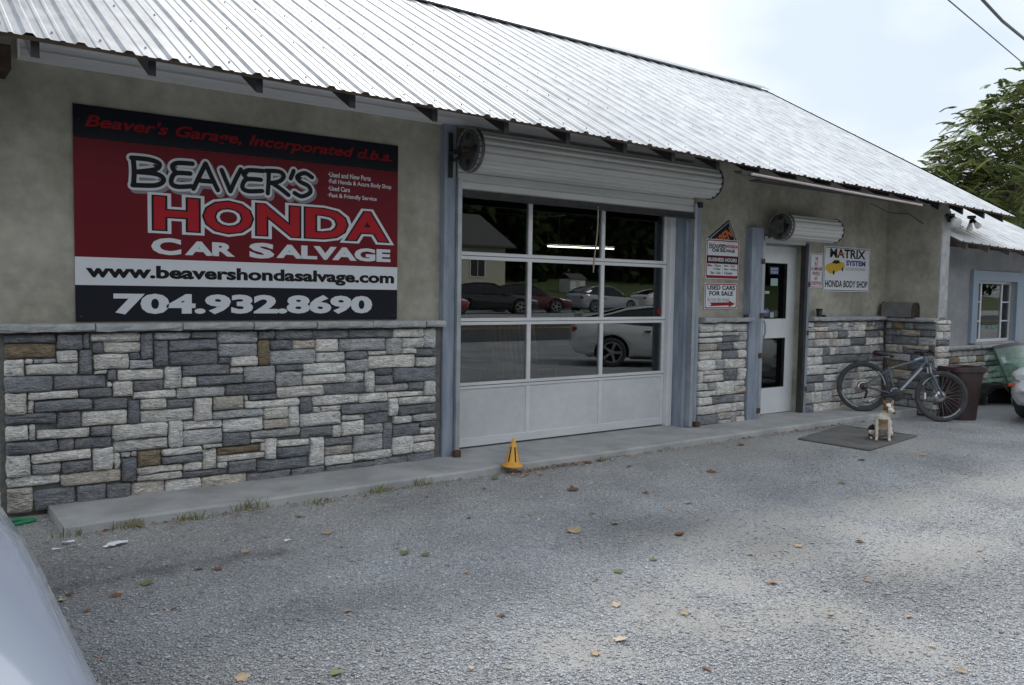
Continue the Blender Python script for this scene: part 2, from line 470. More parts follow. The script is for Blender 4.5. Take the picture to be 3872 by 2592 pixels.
# ================================================================== SETTING
def sheet(name, xs, ys, dz, m):
    nx, ny = len(xs), len(ys)
    vs = [(x, y, gz(x, y)+dz) for y in ys for x in xs]
    fs = [(j*nx+i, j*nx+i+1, (j+1)*nx+i+1, (j+1)*nx+i) for j in range(ny-1) for i in range(nx-1)]
    return MB().add(vs, fs, 0, True).build(name, m, kind='structure')
_xs = list(np.linspace(-400, -12, 14))+list(np.linspace(-10, -1, 13))+list(np.linspace(-.9, 15, 160))+list(np.linspace(15.5, 24, 18))+list(np.linspace(26, 90, 33))+list(np.linspace(100, 500, 12))
_ys = list(np.linspace(-300, -62, 18))+list(np.linspace(-60, -9, 52))+list(np.linspace(-8.5, -6.1, 8))+list(np.linspace(-6, -.4, 57))+list(np.linspace(0, 2, 5))+list(np.linspace(6, 400, 20))
SAND = [(3.2, 0, 0, 0)]
for _x, _y, _rx in ((560, 580, .95), (770, 720, .5), (1500, 430, .9), (1150, 575, .4), (1700, 720, .7), (350, 910, .35), (180, 1150, .3), (900, 1120, .4), (2150, 290, .9), (450, 70, .8), (1500, 1330, .3), (-60, 1050, .35), (-500, 1350, .3), (1600, 60, .8), (700, 60, .9)):
    _p = on_ground(2500+_x*.6007, 1650+_y*.6007); SAND.append((_p.x, _p.y, _rx, .30+.12*_rx))
SAND = SAND[1:]
def sand(x, y):
    v = 0
    for sx_, sy_, a, b in SAND:
        dx, dy = x-sx_, y-sy_
        u_, w_ = dx*.6-dy*-.8*0+dx*.2, dy
        q = (dx/a)**2+(dy/b)**2
        if q < 4: v = max(v, math.exp(-q*.9))
    return v
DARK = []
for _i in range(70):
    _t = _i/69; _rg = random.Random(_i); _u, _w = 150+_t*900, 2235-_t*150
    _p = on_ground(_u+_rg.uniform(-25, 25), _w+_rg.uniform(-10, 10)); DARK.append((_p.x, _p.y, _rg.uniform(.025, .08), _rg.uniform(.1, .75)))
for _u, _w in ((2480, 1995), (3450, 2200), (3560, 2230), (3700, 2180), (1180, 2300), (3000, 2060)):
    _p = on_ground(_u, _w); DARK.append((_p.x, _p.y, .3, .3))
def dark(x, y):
    v = .34*ss(2.6, .2, x)*ss(-.7, -1.6, y)  # gradient paints the parked car's shade, mixed with dirt, into the ground colour
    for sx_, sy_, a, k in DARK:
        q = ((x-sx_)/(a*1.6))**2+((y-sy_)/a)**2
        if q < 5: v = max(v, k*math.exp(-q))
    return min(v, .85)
ground = sheet('ground', _xs, _ys, 0, 'gravel')
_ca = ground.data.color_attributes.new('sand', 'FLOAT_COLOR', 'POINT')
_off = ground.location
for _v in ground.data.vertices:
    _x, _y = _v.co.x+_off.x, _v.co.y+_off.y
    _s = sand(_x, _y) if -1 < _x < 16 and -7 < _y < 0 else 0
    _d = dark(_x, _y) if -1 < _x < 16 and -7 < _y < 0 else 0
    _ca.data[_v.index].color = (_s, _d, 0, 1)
sheet('road', np.linspace(-80, 120, 101), np.linspace(-20.6, -13.4, 13), .012, 'asphalt')
for y in (-17.05, -16.8):
    sheet('road_marking', np.linspace(-80, 120, 101), np.linspace(y-.055, y+.055, 2), .02, 'road_yellow')
sheet('lawn', np.linspace(-80, 120, 81), np.linspace(-70, -30.5, 30), .03, 'lawn')
sheet('lawn', np.linspace(-120, 300, 60), np.linspace(9.5, 300, 30), .03, 'lawn')

# concrete apron along the front of the building
def slab_fn(b):
    n = 46; rg = random.Random(3)
    front = []
    for i in range(n+1):
        t = i/n; x = .86+t*(10.95-.86)
        y = -.655+.05*ss(.45, 1, t)+rg.uniform(-.012, .012)
        if 3.9 < x < 4.7: y += .03*rg.random()
        front.append((x, y))
    vs = []; fs = []
    for x, y in front:
        vs += [(x, .6, 0), (x, y+.012, 0), (x, y, -.016), (x, y-.01+rg.uniform(-.008, .006), -.2)]
    for i in range(n):
        for k in range(3): fs.append((i*4+k, i*4+k+1, (i+1)*4+k+1, (i+1)*4+k))
    e = n*4; fs.append((e, e+1, e+2, e+3))
    b.add(vs, fs)
MBs = MB(); slab_fn(MBs)
# left end face
MBs.add([(.86, .6, -.2), (.86, .6, 0), (.86, -.64, 0), (.85, -.655, -.2)], [(0, 1, 2, 3)])
slab = MBs.build('pavement', 'concrete', kind='structure', fix=True)

# ================================================================== MAIN BUILDING
bld = thing('garage_building', 'low stucco garage with stone-faced lower wall and ribbed metal roof', 'garage', (5.9, 0, 0))
def wall_fn(b):
    for x0, x1, z0, z1 in ((.62, 4.0, -.1, 3.04), (4.0, 7.04, 2.48, 3.04), (7.04, 8.3, -.1, 3.04), (8.3, 9.2, 2.08, 3.04), (9.2, 11.1, -.1, 3.04)):
        b.box(x0, x1, 0, .22, z0, z1)
part(bld, 'stucco_wall', 'stucco', wall_fn)
part(bld, 'side_wall', 'stucco', lambda b: b.box(.62, .84, .22, 7.6, -.1, 3.04))
part(bld, 'back_wall', 'stucco', lambda b: b.box(.84, 11.1, 7.4, 7.6, -.1, 3.04))
def ret_fn(b): b.prism([(-.74, -.14), (7.6, -.14), (7.6, 2.6), (3.27, 4.9), (0, 3.1), (-.74, 2.70)], lambda a, c, d: (d, a, c), 11.1, 11.32)
part(bld, 'return_wall', 'stucco', ret_fn, fix=True)
part(bld, 'pilaster_edge', 'ledge_stone', lambda b: b.box(11.108, 11.325, -.752, -.742, 1.2, 2.6))

# roof surface: eave height sags slightly to the right, as measured along the eave
EX = [-1.6, .73, 1.99, 4.57, 7.3, 9.42, 12.7]; EZ = [2.765, 2.775, 2.775, 2.755, 2.70, 2.665, 2.59]
def eave_z(x): return float(np.interp(x, EX, EZ))
def ridge_z(x): return 5.155-.0065*x
YE, YR = -1.0, 3.27
def roof_p(x, t, h=0.0):
    z0, z1 = eave_z(x), ridge_z(x)
    sl = (z1-z0)/(YR-YE); nl = math.hypot(1, sl)
    return Vector((x, YE+(YR-YE)*t - h*sl/nl, z0+(z1-z0)*t + h/nl))
RX0, RX1, RIB = -1.35, 12.65, .25
def deck_fn(b):
    xs = np.linspace(RX0+.02, RX1-.02, 29); vs = []; n = len(xs)
    for h in (-.004, -.03):
        for x in xs: vs += [roof_p(x, .012, h), roof_p(x, .995, h)]
    fs = []
    for i in range(n-1):
        fs.append((2*i, 2*i+2, 2*i+3, 2*i+1)); o = 2*n
        fs.append((o+2*i, o+2*i+1, o+2*i+3, o+2*i+2)); fs.append((2*i, o+2*i, o+2*i+2, 2*i+2))
    fs += [(0, 1, 2*n+1, 2*n), (2*n-2, 4*n-2, 4*n-1, 2*n-1)]
    b.add(vs, fs)
roof = part(bld, 'roof', 'soffit', deck_fn)
def sheet_profile():
    p = []
    for k in range(3):
        o = k*RIB
        p += [(o-.034, 0), (o-.016, .0175), (o+.016, .0175), (o+.034, 0)]
        for c in (RIB/3+.004, 2*RIB/3-.004): p += [(o+c-.016, 0), (o+c-.008, .006), (o+c+.008, .006), (o+c+.016, 0)]
    p += [(3*RIB-.034, 0)]
    return p
prof = sheet_profile()
nsheet = int(round((RX1-RX0)/(3*RIB)))
for k in range(nsheet):
    x0 = RX0+.034+k*3*RIB; b = MB(); T = (0, .25, .5, .75, 1.0); vs = []
    jit = RND.uniform(-.004, .004)
    for t in T:
        for a, h in prof: vs.append(roof_p(min(x0+a, RX1), t if t else jit, h+.004))
    n = len(prof)
    b.add(vs, [(j*n+i, j*n+i+1, (j+1)*n+i+1, (j+1)*n+i) for j in range(len(T)-1) for i in range(n-1)])
    b.build('roof_sheet', 'roof_metal', roof)
# ridge cap and the back slope
def cap_fn(b):
    xs = np.linspace(RX0, RX1, 15); vs = []
    for x in xs:
        z = ridge_z(x); vs += [(x, YR-.16, z-.02), (x, YR+.02, z+.085), (x, YR+.2, z-.02)]
    b.add(vs, [(3*i+j, 3*i+3+j, 3*i+4+j, 3*i+1+j) for i in range(len(xs)-1) for j in range(2)])
part(roof, 'ridge_cap', 'galv', cap_fn)
part(roof, 'ridge_gap', 'black_paint', lambda b: b.add([roof_p(RX0, .985, .03), roof_p(RX1, .985, .03), roof_p(RX1, .985, .0), roof_p(RX0, .985, .0)], [(0, 1, 2, 3)]))
part(roof, 'back_slope', 'roof_metal', lambda b: b.add([(RX0, YR, ridge_z(RX0)), (RX1, YR, ridge_z(RX1)), (RX1, 8.3, 2.5), (RX0, 8.3, 2.6)], [(0, 1, 2, 3)]))
def screws_fn(b):
    rg = random.Random(5)
    for k in range(nsheet):
        for r_ in range(3):
            for row in range(6):
                x = RX0+.034+k*.75+r_*.25+.125; t = .035+row*.19+rg.uniform(-.004, .004)
                p = roof_p(x, t, .004); q = roof_p(x, t, .016)
                b.tube([p, q], [.007, .005], 5)
o = part(roof, 'screws', 'galv', screws_fn, kind='stuff')
# rafters under the eave
RAFT = [.72, 1.33, 1.98, 2.63, 3.29, 3.94, 4.57, 5.22, 5.83, 6.45, 7.06, 7.68, 8.3, 8.9, 9.5, 10.1, 10.7, 11.3, 11.9, 12.45]
for x in RAFT:
    b = MB(); t1 = .27
    rings = []
    for t in (.018, t1):
        rings.append([roof_p(x-.022, t, -.032), roof_p(x+.022, t, -.032), roof_p(x+.022, t, -.032)+Vector((0, 0, -.095)), roof_p(x-.022, t, -.032)+Vector((0, 0, -.095))])
    b.loft(rings, sm=False); b.build('rafter', 'black_paint', bld, fix=True)
part(bld, 'rafter_block', 'dark_wood', lambda b: b.box(.42, .66, -.42, -.1, 2.72, 2.86))
part(bld, 'rafter_block', 'dark_wood', lambda b: b.box(.5, .6, -.3, -.06, 2.6, 2.72))
def frieze_fn(b):
    # ribbed painted metal strip above the wall
    for z0, z1, y in ((2.875, 2.92, -.13), (2.92, 2.97, -.115), (2.97, 3.02, -.125), (3.02, 3.09, -.118)):
        b.box(.74, 7.0, y, 0.0 if y > -.02 else -.0, z0, z1)
part(bld, 'frieze', 'frieze', frieze_fn)
part(bld, 'frieze', 'stucco', lambda b: b.box(7.002, 11.08, -.012, -.001, 2.95, 3.1))
part(bld, 'rake_trim', 'white_paint', lambda b: b.prism([(2.30, .31), (2.30, .39), (2.42, .415), (2.86, .355), (2.86, .26)], lambda z, x, d: (x+.0, d, z), -1.06, -1.03))
part(bld, 'rake_trim', 'black_paint', lambda b: b.prism([(2.28, .455), (2.42, .425), (2.86, .365), (2.86, .39), (2.4, .452)], lambda z, x, d: (x, d, z), -1.03, -.98))

# ---- stone facing
STONE_C = {'L': (.84, .83, .80), 'M': (.55, .56, .575), 'D': (.275, .287, .312), 'B': (.32, .26, .18), 'T': (.62, .57, .51)}
def stone(parent, a0, b0, a1, b1, c, fn, rg, depth=.075, bow=1.0):
    w, h = a1-a0, b1-b0; a0 -= .002; a1 += .002; b0 -= .002; b1 += .002; r = min(.013, w*.3, h*.3)
    out = []
    for cx, cy, a in ((a1-r, b1-r, 0), (a0+r, b1-r, 90), (a0+r, b0+r, 180), (a1-r, b0+r, 270)):
        rr_ = r
        for k in (0, 45, 90):
            t = math.radians(a+k); out.append([cx+rr_*math.cos(t), cy+rr_*math.sin(t)])
    # mid points on the long edges for an uneven outline
    o2 = []
    for i, p in enumerate(out):
        o2.append([p[0]+rg.uniform(-.004, .004), p[1]+rg.uniform(-.004, .004)])
        q = out[(i+1) % 12]
        if math.hypot(p[0]-q[0], p[1]-q[1]) > .07: o2.append([(p[0]+q[0])/2+rg.uniform(-.006, .006), (p[1]+q[1])/2+rg.uniform(-.006, .006)])
    n = len(o2); d = depth*rg.uniform(.82, 1.15); ins = min(.008, w*.1, h*.1)
    cx, cy = (a0+a1)/2, (b0+b1)/2
    tx, ty = rg.uniform(-.06, .06), rg.uniform(-.09, .09)
    R0 = [fn(p[0], p[1], 0) for p in o2]
    R1 = [fn(p[0], p[1], d*.72) for p in o2]
    def inset(p, k): return (p[0]-math.copysign(min(k, abs(p[0]-cx)), p[0]-cx), p[1]-math.copysign(min(k, abs(p[1]-cy)), p[1]-cy))
    def lift(p): return (p[0]-cx)*tx+(p[1]-cy)*ty+rg.uniform(-.004, .004)
    i1 = [inset(p, ins) for p in o2]; R2 = [fn(p[0], p[1], d*.96+lift(p)) for p in i1]
    i2 = [(cx+(p[0]-cx)*.55, cy+(p[1]-cy)*.5) for p in o2]; R3 = [fn(p[0], p[1], d*1.0+lift(p)+rg.uniform(-.004, .006)) for p in i2]
    vs = R0+R1+R2+R3; fs = []
    for k in range(3):
        fs += [(k*n+i, k*n+(i+1) % n, (k+1)*n+(i+1) % n, (k+1)*n+i) for i in range(n)]
    fs.append([3*n+i for i in range(n)])
    ob = MB().add(vs, fs, 0, True).build('stone', 'stone', parent, fix=True)
    base = STONE_C[c]; j = rg.uniform(.86, 1.14); wr = rg.uniform(-.02, .025)
    ob.color = (base[0]*j*(1+wr), base[1]*j, base[2]*j*(1-wr), 1)
    return ob
STONES = """631,1075,919,1124D 631,977,919,1064B 930,1028,1078,1124D 1089,1029,1119,1124D 1130,1074,1441,1124L 1451,948,1523,1124D 1537,1083,1773,1127M 1784,1083,1963,1127D 1147,995,1198,1064D 1209,998,1440,1063L 929,941,1049,1017L 1061,857,1136,1017D 1147,887,1363,983L 1374,949,1439,987D 1374,881,1523,938M 1534,893,1626,1072D 1637,997,1964,1072D 1637,896,1971,986D 630,863,738,966L 749,942,784,966L 795,942,918,965M 749,864,1050,931L 1148,857,1222,876L 1233,806,1284,876D 1295,806,1591,870L 1602,735,1714,882L 1725,815,2058,885D 1981,896,2058,933D 631,760,894,853D 905,764,1219,846D 1267,695,1387,795L 1398,727,1591,795D 1725,734,1817,803L 632,618,747,749L 758,704,1049,748L 1060,698,1255,753D 1230,764,1256,795L 1398,671,1677,716L 1688,657,2019,723M 758,618,786,693L 797,618,1131,687D 1142,610,1350,684D 1361,501,1430,661D 1441,592,1610,660L 1621,592,1793,647D 631,550,916,607D 927,506,1062,607D 1073,506,1350,599L 1441,500,1794,581L 1805,487,1928,646L 630,442,754,538L 765,442,794,539L 805,441,1115,495L 1126,435,1246,496D 1258,393,1618,489L 1630,309,1719,490L 1730,427,2000,477L 1730,314,1998,416M 631,360,921,430D 932,356,1017,431D 1028,357,1247,424D 1268,309,1619,382L 1581,252,1854,298L 1865,280,1998,303L 632,213,763,349L 773,286,1122,346L 1134,200,1257,345L 1268,201,1300,298L 1311,275,1364,298M 1375,275,1410,298T 1421,192,1570,298B 1581,193,1855,241D 1866,125,1958,270L 774,213,937,275M 948,200,1123,275D 1314,99,1404,264D 1415,142,1716,182L 1727,125,1855,182L 631,145,931,202L 942,113,1303,190T 1415,91,1711,131L 1722,80,2037,114D 631,-25,773,134T 784,-24,1022,102D 1033,-24,1206,101D 1217,-24,1365,88D 1376,-24,1594,80T 1605,-23,1846,69L 1974,1043,2265,1123M 2276,1067,2399,1125D 2410,1062,2699,1124D 2710,1061,3005,1124D 3016,1061,3409,1125D 3420,1056,3708,1124L 3719,962,3832,1125L 1982,944,2266,1032M 2277,871,2359,1056B 2370,985,2532,1051D 2543,985,2729,1049T 2740,959,2928,1050L 2939,959,3343,1050M 3355,920,3497,1045M 3508,970,3709,1045L 3508,920,3631,959L 3641,894,3831,951D 2069,870,2265,934L 2068,816,2157,858L 2370,873,2729,974M 2740,874,2983,947L 2995,893,3178,947D 3189,921,3344,948L 3197,804,3630,910L 3641,804,3831,883L 2168,744,2402,859M 2412,818,2620,862D 2631,787,2982,863L 2994,789,3186,882M 3259,750,3415,794D 3426,686,3831,793D 1828,745,2157,805D 2631,707,2980,776L 2991,707,3151,776L 3162,611,3247,778L 3258,676,3415,739D 2414,702,2620,807M 2030,656,2403,734D 2804,616,3151,696D 3258,610,3559,665M 3570,604,3714,674D 3725,552,3831,675L 2424,616,2793,691L 2204,611,2413,645D 2171,610,2193,645L 1940,551,2160,645T 2172,552,2598,600L 2610,485,2696,604D 2707,531,3099,605L 3110,529,3371,599L 3381,555,3714,593L 3473,487,3832,541L 3382,403,3462,544L 1939,488,2309,539M 2320,459,2506,542L 2517,383,2599,541L 2707,485,2765,519L 2776,485,2944,519L 2955,448,3371,518D 3473,403,3830,476D 2012,383,2308,477L 2319,383,2506,448T 2610,374,2944,474L 2955,398,3148,437L 3158,353,3370,438D 3428,334,3594,392L 3605,339,3831,393M 2955,271,3148,387L 3159,272,3323,342M 3333,128,3416,342D 3427,221,3680,323D 3691,287,3832,328D 3691,221,3831,276L 2009,280,2211,372D 2221,318,2600,372M 2611,288,2869,363D 2880,272,2943,363L 2222,286,2318,307L 2328,150,2413,307L 2424,236,2678,277L 2423,151,2677,225D 2689,57,2804,277L 2814,204,3050,261D 3061,129,3322,261M 2815,128,3050,193T 3427,69,3615,210L 3626,155,3831,210L 3626,70,3831,144L 1970,219,2280,269B 2291,219,2316,275L 1970,170,2317,208L 3071,54,3415,117L 2820,45,3060,117L 1969,125,2036,159L 2047,72,2255,159D 2266,58,2660,140D 2671,55,2678,141L 2536,-37,2809,45D 2824,-39,3248,35D 3259,-34,3557,43D 3568,-30,3830,58D 2185,-37,2525,47D 1857,-24,2174,61T"""
front = lambda a, c, d: (a, -d-.012, c)
bed = part(bld, 'stone_facing', 'mortar', lambda b: b.box(.6, 3.9, -.045, -.001, -.03, 1.135))
rg = random.Random(21)
for w in STONES.split():
    q = w[:-1].split(','); a0, b0, a1, b1 = [int(k)/1000 for k in q]
    if a1-a0 < .02: continue
    stone(bed, a0, b0, a1, min(b1, 1.128), w[-1], front, rg)
# side of the corner
for k in range(9):
    stone(bed, .02, -.02+k*.126, .24 if k % 2 else .16, .1+k*.126, 'LDLMDLLDT'[k], lambda a, c, d: (.62-d*.6, a-.02, c), rg, depth=.06)
def ashlar(parent, a0, a1, b0, b1, fn, seed, mix='LLLLLMMMDDDTTB', hmin=.07, hmax=.135, depth=.07):
    rg = random.Random(seed); z = b0; J = .01
    while z < b1-.03:
        h = rg.uniform(hmin, hmax)
        if b1-z-h < .05: h = b1-z
        x = a0
        while x < a1-.02:
            w = rg.uniform(.13, .40) if rg.random() < .8 else rg.uniform(.07, .13)
            if a1-x-w < .07: w = a1-x
            if h > .115 and rg.random() < .3 and w > .14:
                s = rg.uniform(.4, .6)*h
                if rg.random() < .5:
                    parts = ((x, x+w, z, z+s), (x, x+w, z+s, z+h))
                else:
                    m = x+w*rg.uniform(.35, .65); parts = ((x, x+w, z, z+s), (x, m, z+s, z+h), (m, x+w, z+s, z+h))
            else: parts = ((x, x+w, z, z+h),)
            for p in parts:
                e = rg.uniform(-.008, .008)
                if p[1]-p[0] > .03: stone(parent, p[0]+J/2, p[2]+J/2+max(e, 0), p[1]-J/2, p[3]-J/2+min(e, 0), rg.choice(mix), fn, rg, depth)
            x += w
        z += h
def ledge(parent, cuts, fn_box):
    for k in range(len(cuts)-1): fn_box(cuts[k]+.004, cuts[k+1]-.004)
def ledge_block(parent, x0, x1, y0, y1, z0, z1, axis='x', seed=0):
    """a rock-faced coping stone: box subdivided along its length with an uneven face"""
    rg = random.Random(seed); n = max(2, int((x1-x0)/.07)) if axis == 'x' else max(2, int((y1-y0)/.07))
    rings = []
    for i in range(n+1):
        t = i/n
        def jj(s=.007): return rg.uniform(-s, s)
        if axis == 'x':
            x = x0+(x1-x0)*t
            rings.append([(x, y1, z0), (x, y0+.012+jj(), z0+.006+jj(.004)), (x, y0+jj(), z0+.022+jj()), (x, y0+jj(), z1-.018+jj()), (x, y0+.016+jj(), z1-.002+jj(.003)), (x, y1, z1)])
        else:
            y = y0+(y1-y0)*t
            rings.append([(x1, y, z0), (x0+.012+jj(), y, z0+.006+jj(.004)), (x0+jj(), y, z0+.022+jj()), (x0+jj(), y, z1-.018+jj()), (x0+.016+jj(), y, z1-.002+jj(.003)), (x1, y, z1)])
    return MB().loft(rings, sm=False).build('ledge_stone', 'ledge_stone', parent, fix=True)
cuts = [.44, 1.15, 1.71, 2.22, 2.72, 3.2, 3.7, 3.9]
for k in range(len(cuts)-1): ledge_block(bed, cuts[k]+.004, cuts[k+1]-.004, -.14, -.001, 1.137, 1.197, seed=k)
bed2 = part(bld, 'stone_facing', 'mortar', lambda b: b.box(7.22, 8.06, -.045, -.001, -.03, 1.14))
ashlar(bed2, 7.23, 8.05, -.02, 1.135, front, 5, 'LLLLLLMMDDDT', hmin=.09, hmax=.16)
ledge_block(bed2, 7.24, 8.1, -.14, -.001, 1.143, 1.2, seed=31)
bed3 = part(bld, 'stone_facing', 'mortar', lambda b: b.box(9.24, 11.09, -.045, -.001, -.03, 1.14))
ashlar(bed3, 9.25, 11.0, -.02, 1.135, front, 9, 'LLLLLMMMDDTT', hmin=.09, hmax=.16)
cuts = [9.27, 9.9, 10.5, 10.99]
for k in range(3): ledge_block(bed3, cuts[k]+.003, cuts[k+1]-.003, -.14, -.001, 1.143, 1.2, seed=40+k)
bed4 = part(bld, 'stone_facing', 'mortar', lambda b: b.box(11.06, 11.099, -.745, -.05, -.1, 1.13))
ashlar(bed4, -.77, -.07, -.1, 1.13, lambda a, c, d: (11.098-d, a, c), 13, 'MMDDDDTTLMB')
for k, (y0, y1) in enumerate(((-.77, -.4), (-.395, -.145))): ledge_block(bed4, 10.965, 11.098, y0, y1, 1.135, 1.195, axis='y', seed=60+k)
bed5 = part(bld, 'stone_facing', 'mortar', lambda b: b.box(11.05, 11.34, -.79, -.755, -.13, 1.17))
ashlar(bed5, 11.04, 11.345, -.12, 1.17, lambda a, c, d: (a, -.757-d, c), 17, 'LLMMDDLT', depth=.05)

# ---- garage door opening: posts, sectional door, roller shutter
def post_l(b): b.box(3.905, 4.02, -.075, .16, -.02, 2.9, b=.006)
part(bld, 'steel_post', 'blue_paint', post_l, fix=True)
part(bld, 'steel_post', 'blue_paint', lambda b: b.box(7.0, 7.1, -.05, .2, -.02, 2.9, b=.005), fix=True)
part(bld, 'door_trim', 'white_paint', lambda b: b.box(6.915, 6.998, .1, .2, 0, 2.46, b=.004), fix=True)
for x0, x1, y0, y1 in ((4.022, 4.062, -.11, -.03), (7.045, 7.085, -.12, -.052), (7.105, 7.185, -.09, -.002)):
    part(bld, 'guide_rail', 'galv' if x0 < 7.1 else 'blue_paint', lambda b: (b.box(x0, x1, y0, y0+.012, .01, 2.42), b.box(x0, x0+.01, y0+.012, y1, .01, 2.42), b.box(x1-.01, x1, y0+.012, y1, .01, 2.42)))
part(bld, 'post_foot', 'rust', lambda b: b.box(3.985, 4.05, -.16, -.112, 0, .06, b=.004), fix=True)
part(bld, 'post_foot', 'rust', lambda b: b.box(7.13, 7.2, -.14, -.092, 0, .06, b=.004), fix=True)
YD = .15
DZ = [(.015, .095), (.55, .61), (1.14, 1.205), (1.74, 1.81)]
DX = [(4.06, 4.115), (5.0, 5.045), (5.95, 5.995), (6.872, 6.912)]
sdoor = part(bld, 'sectional_door', 'alu_frame', lambda b: [b.box(4.06, 6.912, YD, YD+.05, z0, z1, b=.003) for z0, z1 in DZ]+[b.box(4.06, 6.912, YD, YD+.05, 2.4, 2.47)], fix=True)
zs = [(.095, .55), (.61, 1.14), (1.205, 1.74), (1.81, 2.4)]
for z0, z1 in zs:
    for x0, x1 in DX: boxpart(sdoor, 'stile', 'alu_frame', x0, x1, YD+.003, YD+.047, z0, z1)
for r_, (z0, z1) in enumerate(zs):
    for c in range(3):
        x0, x1 = DX[c][1], DX[c+1][0]
        if r_ == 0: boxpart(sdoor, 'panel', 'door_panel', x0, x1, YD+.012, YD+.03, z0, z1)
        else: boxpart(sdoor, 'pane', 'window_glass', x0, x1, YD+.02, YD+.026, z0, z1)
# rail shadow grooves
for z0, z1 in DZ[1:]: boxpart(sdoor, 'seam', 'dark_metal', 4.06, 6.912, YD-.0015, YD, (z0+z1)/2-.003, (z0+z1)/2+.003)
b = MB().lathe([(0, 0), (.03, 0)], 20, Matrix.Translation((6.83, YD+.017, 1.27)) @ Matrix.Rotation(PI/2, 4, 'X')); b.build('sticker', 'print_red', sdoor)

def coil(parent, x0, x1, yc, zc, r, nslat, name_coil='coil'):
    n = nslat*5; ring = []
    for k in range(n):
        a = 2*PI*k/n; ph = (k % 5)
        rr = r+(0.008 if ph in (1, 2, 3) else -.004)
        ring.append((rr*math.cos(a), rr*math.sin(a)))
    xs = np.linspace(x0, x1, 3)
    b = MB().loft([[(x, yc+p[0], zc+p[1]) for p in ring] for x in xs], sm=False)
    return b.build(name_coil, 'shutter', parent, fix=True)
CY, CZ, CR = -.25, 2.645, .165
sh = part(bld, 'roller_shutter', 'shutter', lambda b: b.loft([[(x, -.085+dy, z) for x, dy, z in ((xx, .0, 2.33), (xx, -.012, 2.345), (xx, -.012, 2.395), (xx, .004, 2.405), (xx, -.012, 2.42), (xx, -.012, 2.47), (xx, .004, 2.48), (xx, -.01, 2.50), (xx, -.01, 2.58), (xx, .012, 2.58), (xx, .012, 2.33))] for xx in (4.03, 7.05)], sm=False), fix=True)
coil(sh, 4.07, 7.11, CY, CZ, CR, 17)
part(sh, 'bottom_bar', 'dark_metal', lambda b: (b.box(4.064, 7.043, -.105, -.06, 2.265, 2.33), b.box(4.064, 7.043, -.13, -.105, 2.265, 2.275)))
def disc(parent, x0, x1, yc, zc, r):
    M = Matrix.Translation((x0, yc, zc)) @ Matrix.Rotation(PI/2, 4, 'Y'); t = x1-x0
    d = MB().lathe([(.02, 0), (r*.45, 0), (r*.5, -.012), (r*.86, -.012), (r*.92, .004), (r, .004), (r, t), (.02, t)], 40, M).build('end_disc', 'disc_metal', parent)
    for k in range(22):
        a = 2*PI*k/22; b = MB()
        b.tube([(x0-.006, yc+r*.96*math.cos(a), zc+r*.96*math.sin(a)), (x0-.006, yc+r*.96*math.cos(a+.2), zc+r*.96*math.sin(a+.2))], .008, 6)
        b.build('chain_link', 'galv', d)
    for k in range(4):
        a = PI/2*k+PI/2; M2 = Matrix.Translation((x0-.016, yc+r*.6*math.cos(a), zc+r*.6*math.sin(a))) @ Matrix.Rotation(PI/2, 4, 'Y')
        MB().lathe([(0, 0), (r*.17, 0), (r*.17, .006)], 14, M2).build('disc_hole', 'black_paint', d)
    return d
disc(sh, 4.035, 4.068, CY, CZ, .188)
part(sh, 'end_disc', 'dark_metal', lambda b: b.lathe([(.0, 0), (.18, 0), (.18, .012), (0, .012)], 40, Matrix.Translation((7.112, CY, CZ)) @ Matrix.Rotation(PI/2, 4, 'Y')))
part(sh, 'bracket', 'black_paint', lambda b: (b.box(3.935, 3.975, -.09, -.078, 2.42, 2.8), b.tube([(3.955, -.085, 2.63), (4.01, CY, CZ)], .018, 6), b.tube([(3.955, -.085, 2.55), (3.99, CY*.7, CZ-.05)], .01, 6)))
part(sh, 'axle', 'rust', lambda b: b.tube([(3.96, CY, CZ), (4.06, CY, CZ)], .022, 10))
part(sh, 'axle', 'black_paint', lambda b: b.tube([(7.125, CY, CZ), (7.16, CY, CZ)], .02, 10))
part(sh, 'guide_stop', 'black_paint', lambda b: b.box(7.1, 7.16, -.13, -.1, 2.39, 2.45))
p0 = at_y(1640+1255*.4951, 430+712*.4951, -.12); p1 = at_y(1640+1225*.4951, 430+1215*.4951, -.12)
rope = []
for i in range(9):
    t = i/8; q = p0.lerp(p1, t); rope.append((q.x+.012*math.sin(t*5), q.y, q.z))
mat('rope', (.42, .36, .27), (.30, .25, .18), scale=60, rough=.9)
part(sh, 'pull_rope', 'rope', lambda b: b.tube(rope, [.007]*7+[.010, .005], 6))

# ---- entrance door
YE2 = .1
frame_l = part(bld, 'door_post', 'blue_paint', lambda b: (b.box(8.06, 8.27, -.1, .05, -.02, 2.24, b=.006)), fix=True)
part(bld, 'door_post', 'blue_paint', lambda b: b.box(9.205, 9.25, -.075, .2, -.02, 2.1, b=.005), fix=True)
part(bld, 'guide_rail', 'galv', lambda b: (b.box(8.272, 8.33, -.085, -.073, .01, 2.1), b.box(8.272, 8.284, -.073, .0, .01, 2.1), b.box(8.318, 8.33, -.073, .0, .01, 2.1)))
part(bld, 'guide_rail', 'dark_metal', lambda b: (b.box(9.15, 9.203, -.07, -.058, .01, 2.1), b.box(9.15, 9.16, -.058, .0, .01, 2.1)))
part(bld, 'door_frame', 'blue_paint', lambda b: (b.box(8.335, 8.49, .09, .2, 0, 2.06), b.box(8.49, 9.204, .09, .2, 2.06, 2.12)))
dl = part(bld, 'entrance_door', 'white_paint', lambda b: (
    b.box(8.494, 8.575, YE2, YE2+.045, .008, 2.056), b.box(9.02, 9.2, YE2, YE2+.045, .008, 2.056),
    b.box(8.575, 9.02, YE2, YE2+.045, .008, .325), b.box(8.575, 9.02, YE2, YE2+.045, .935, 1.172), b.box(8.575, 9.02, YE2, YE2+.045, 1.852, 2.056)))
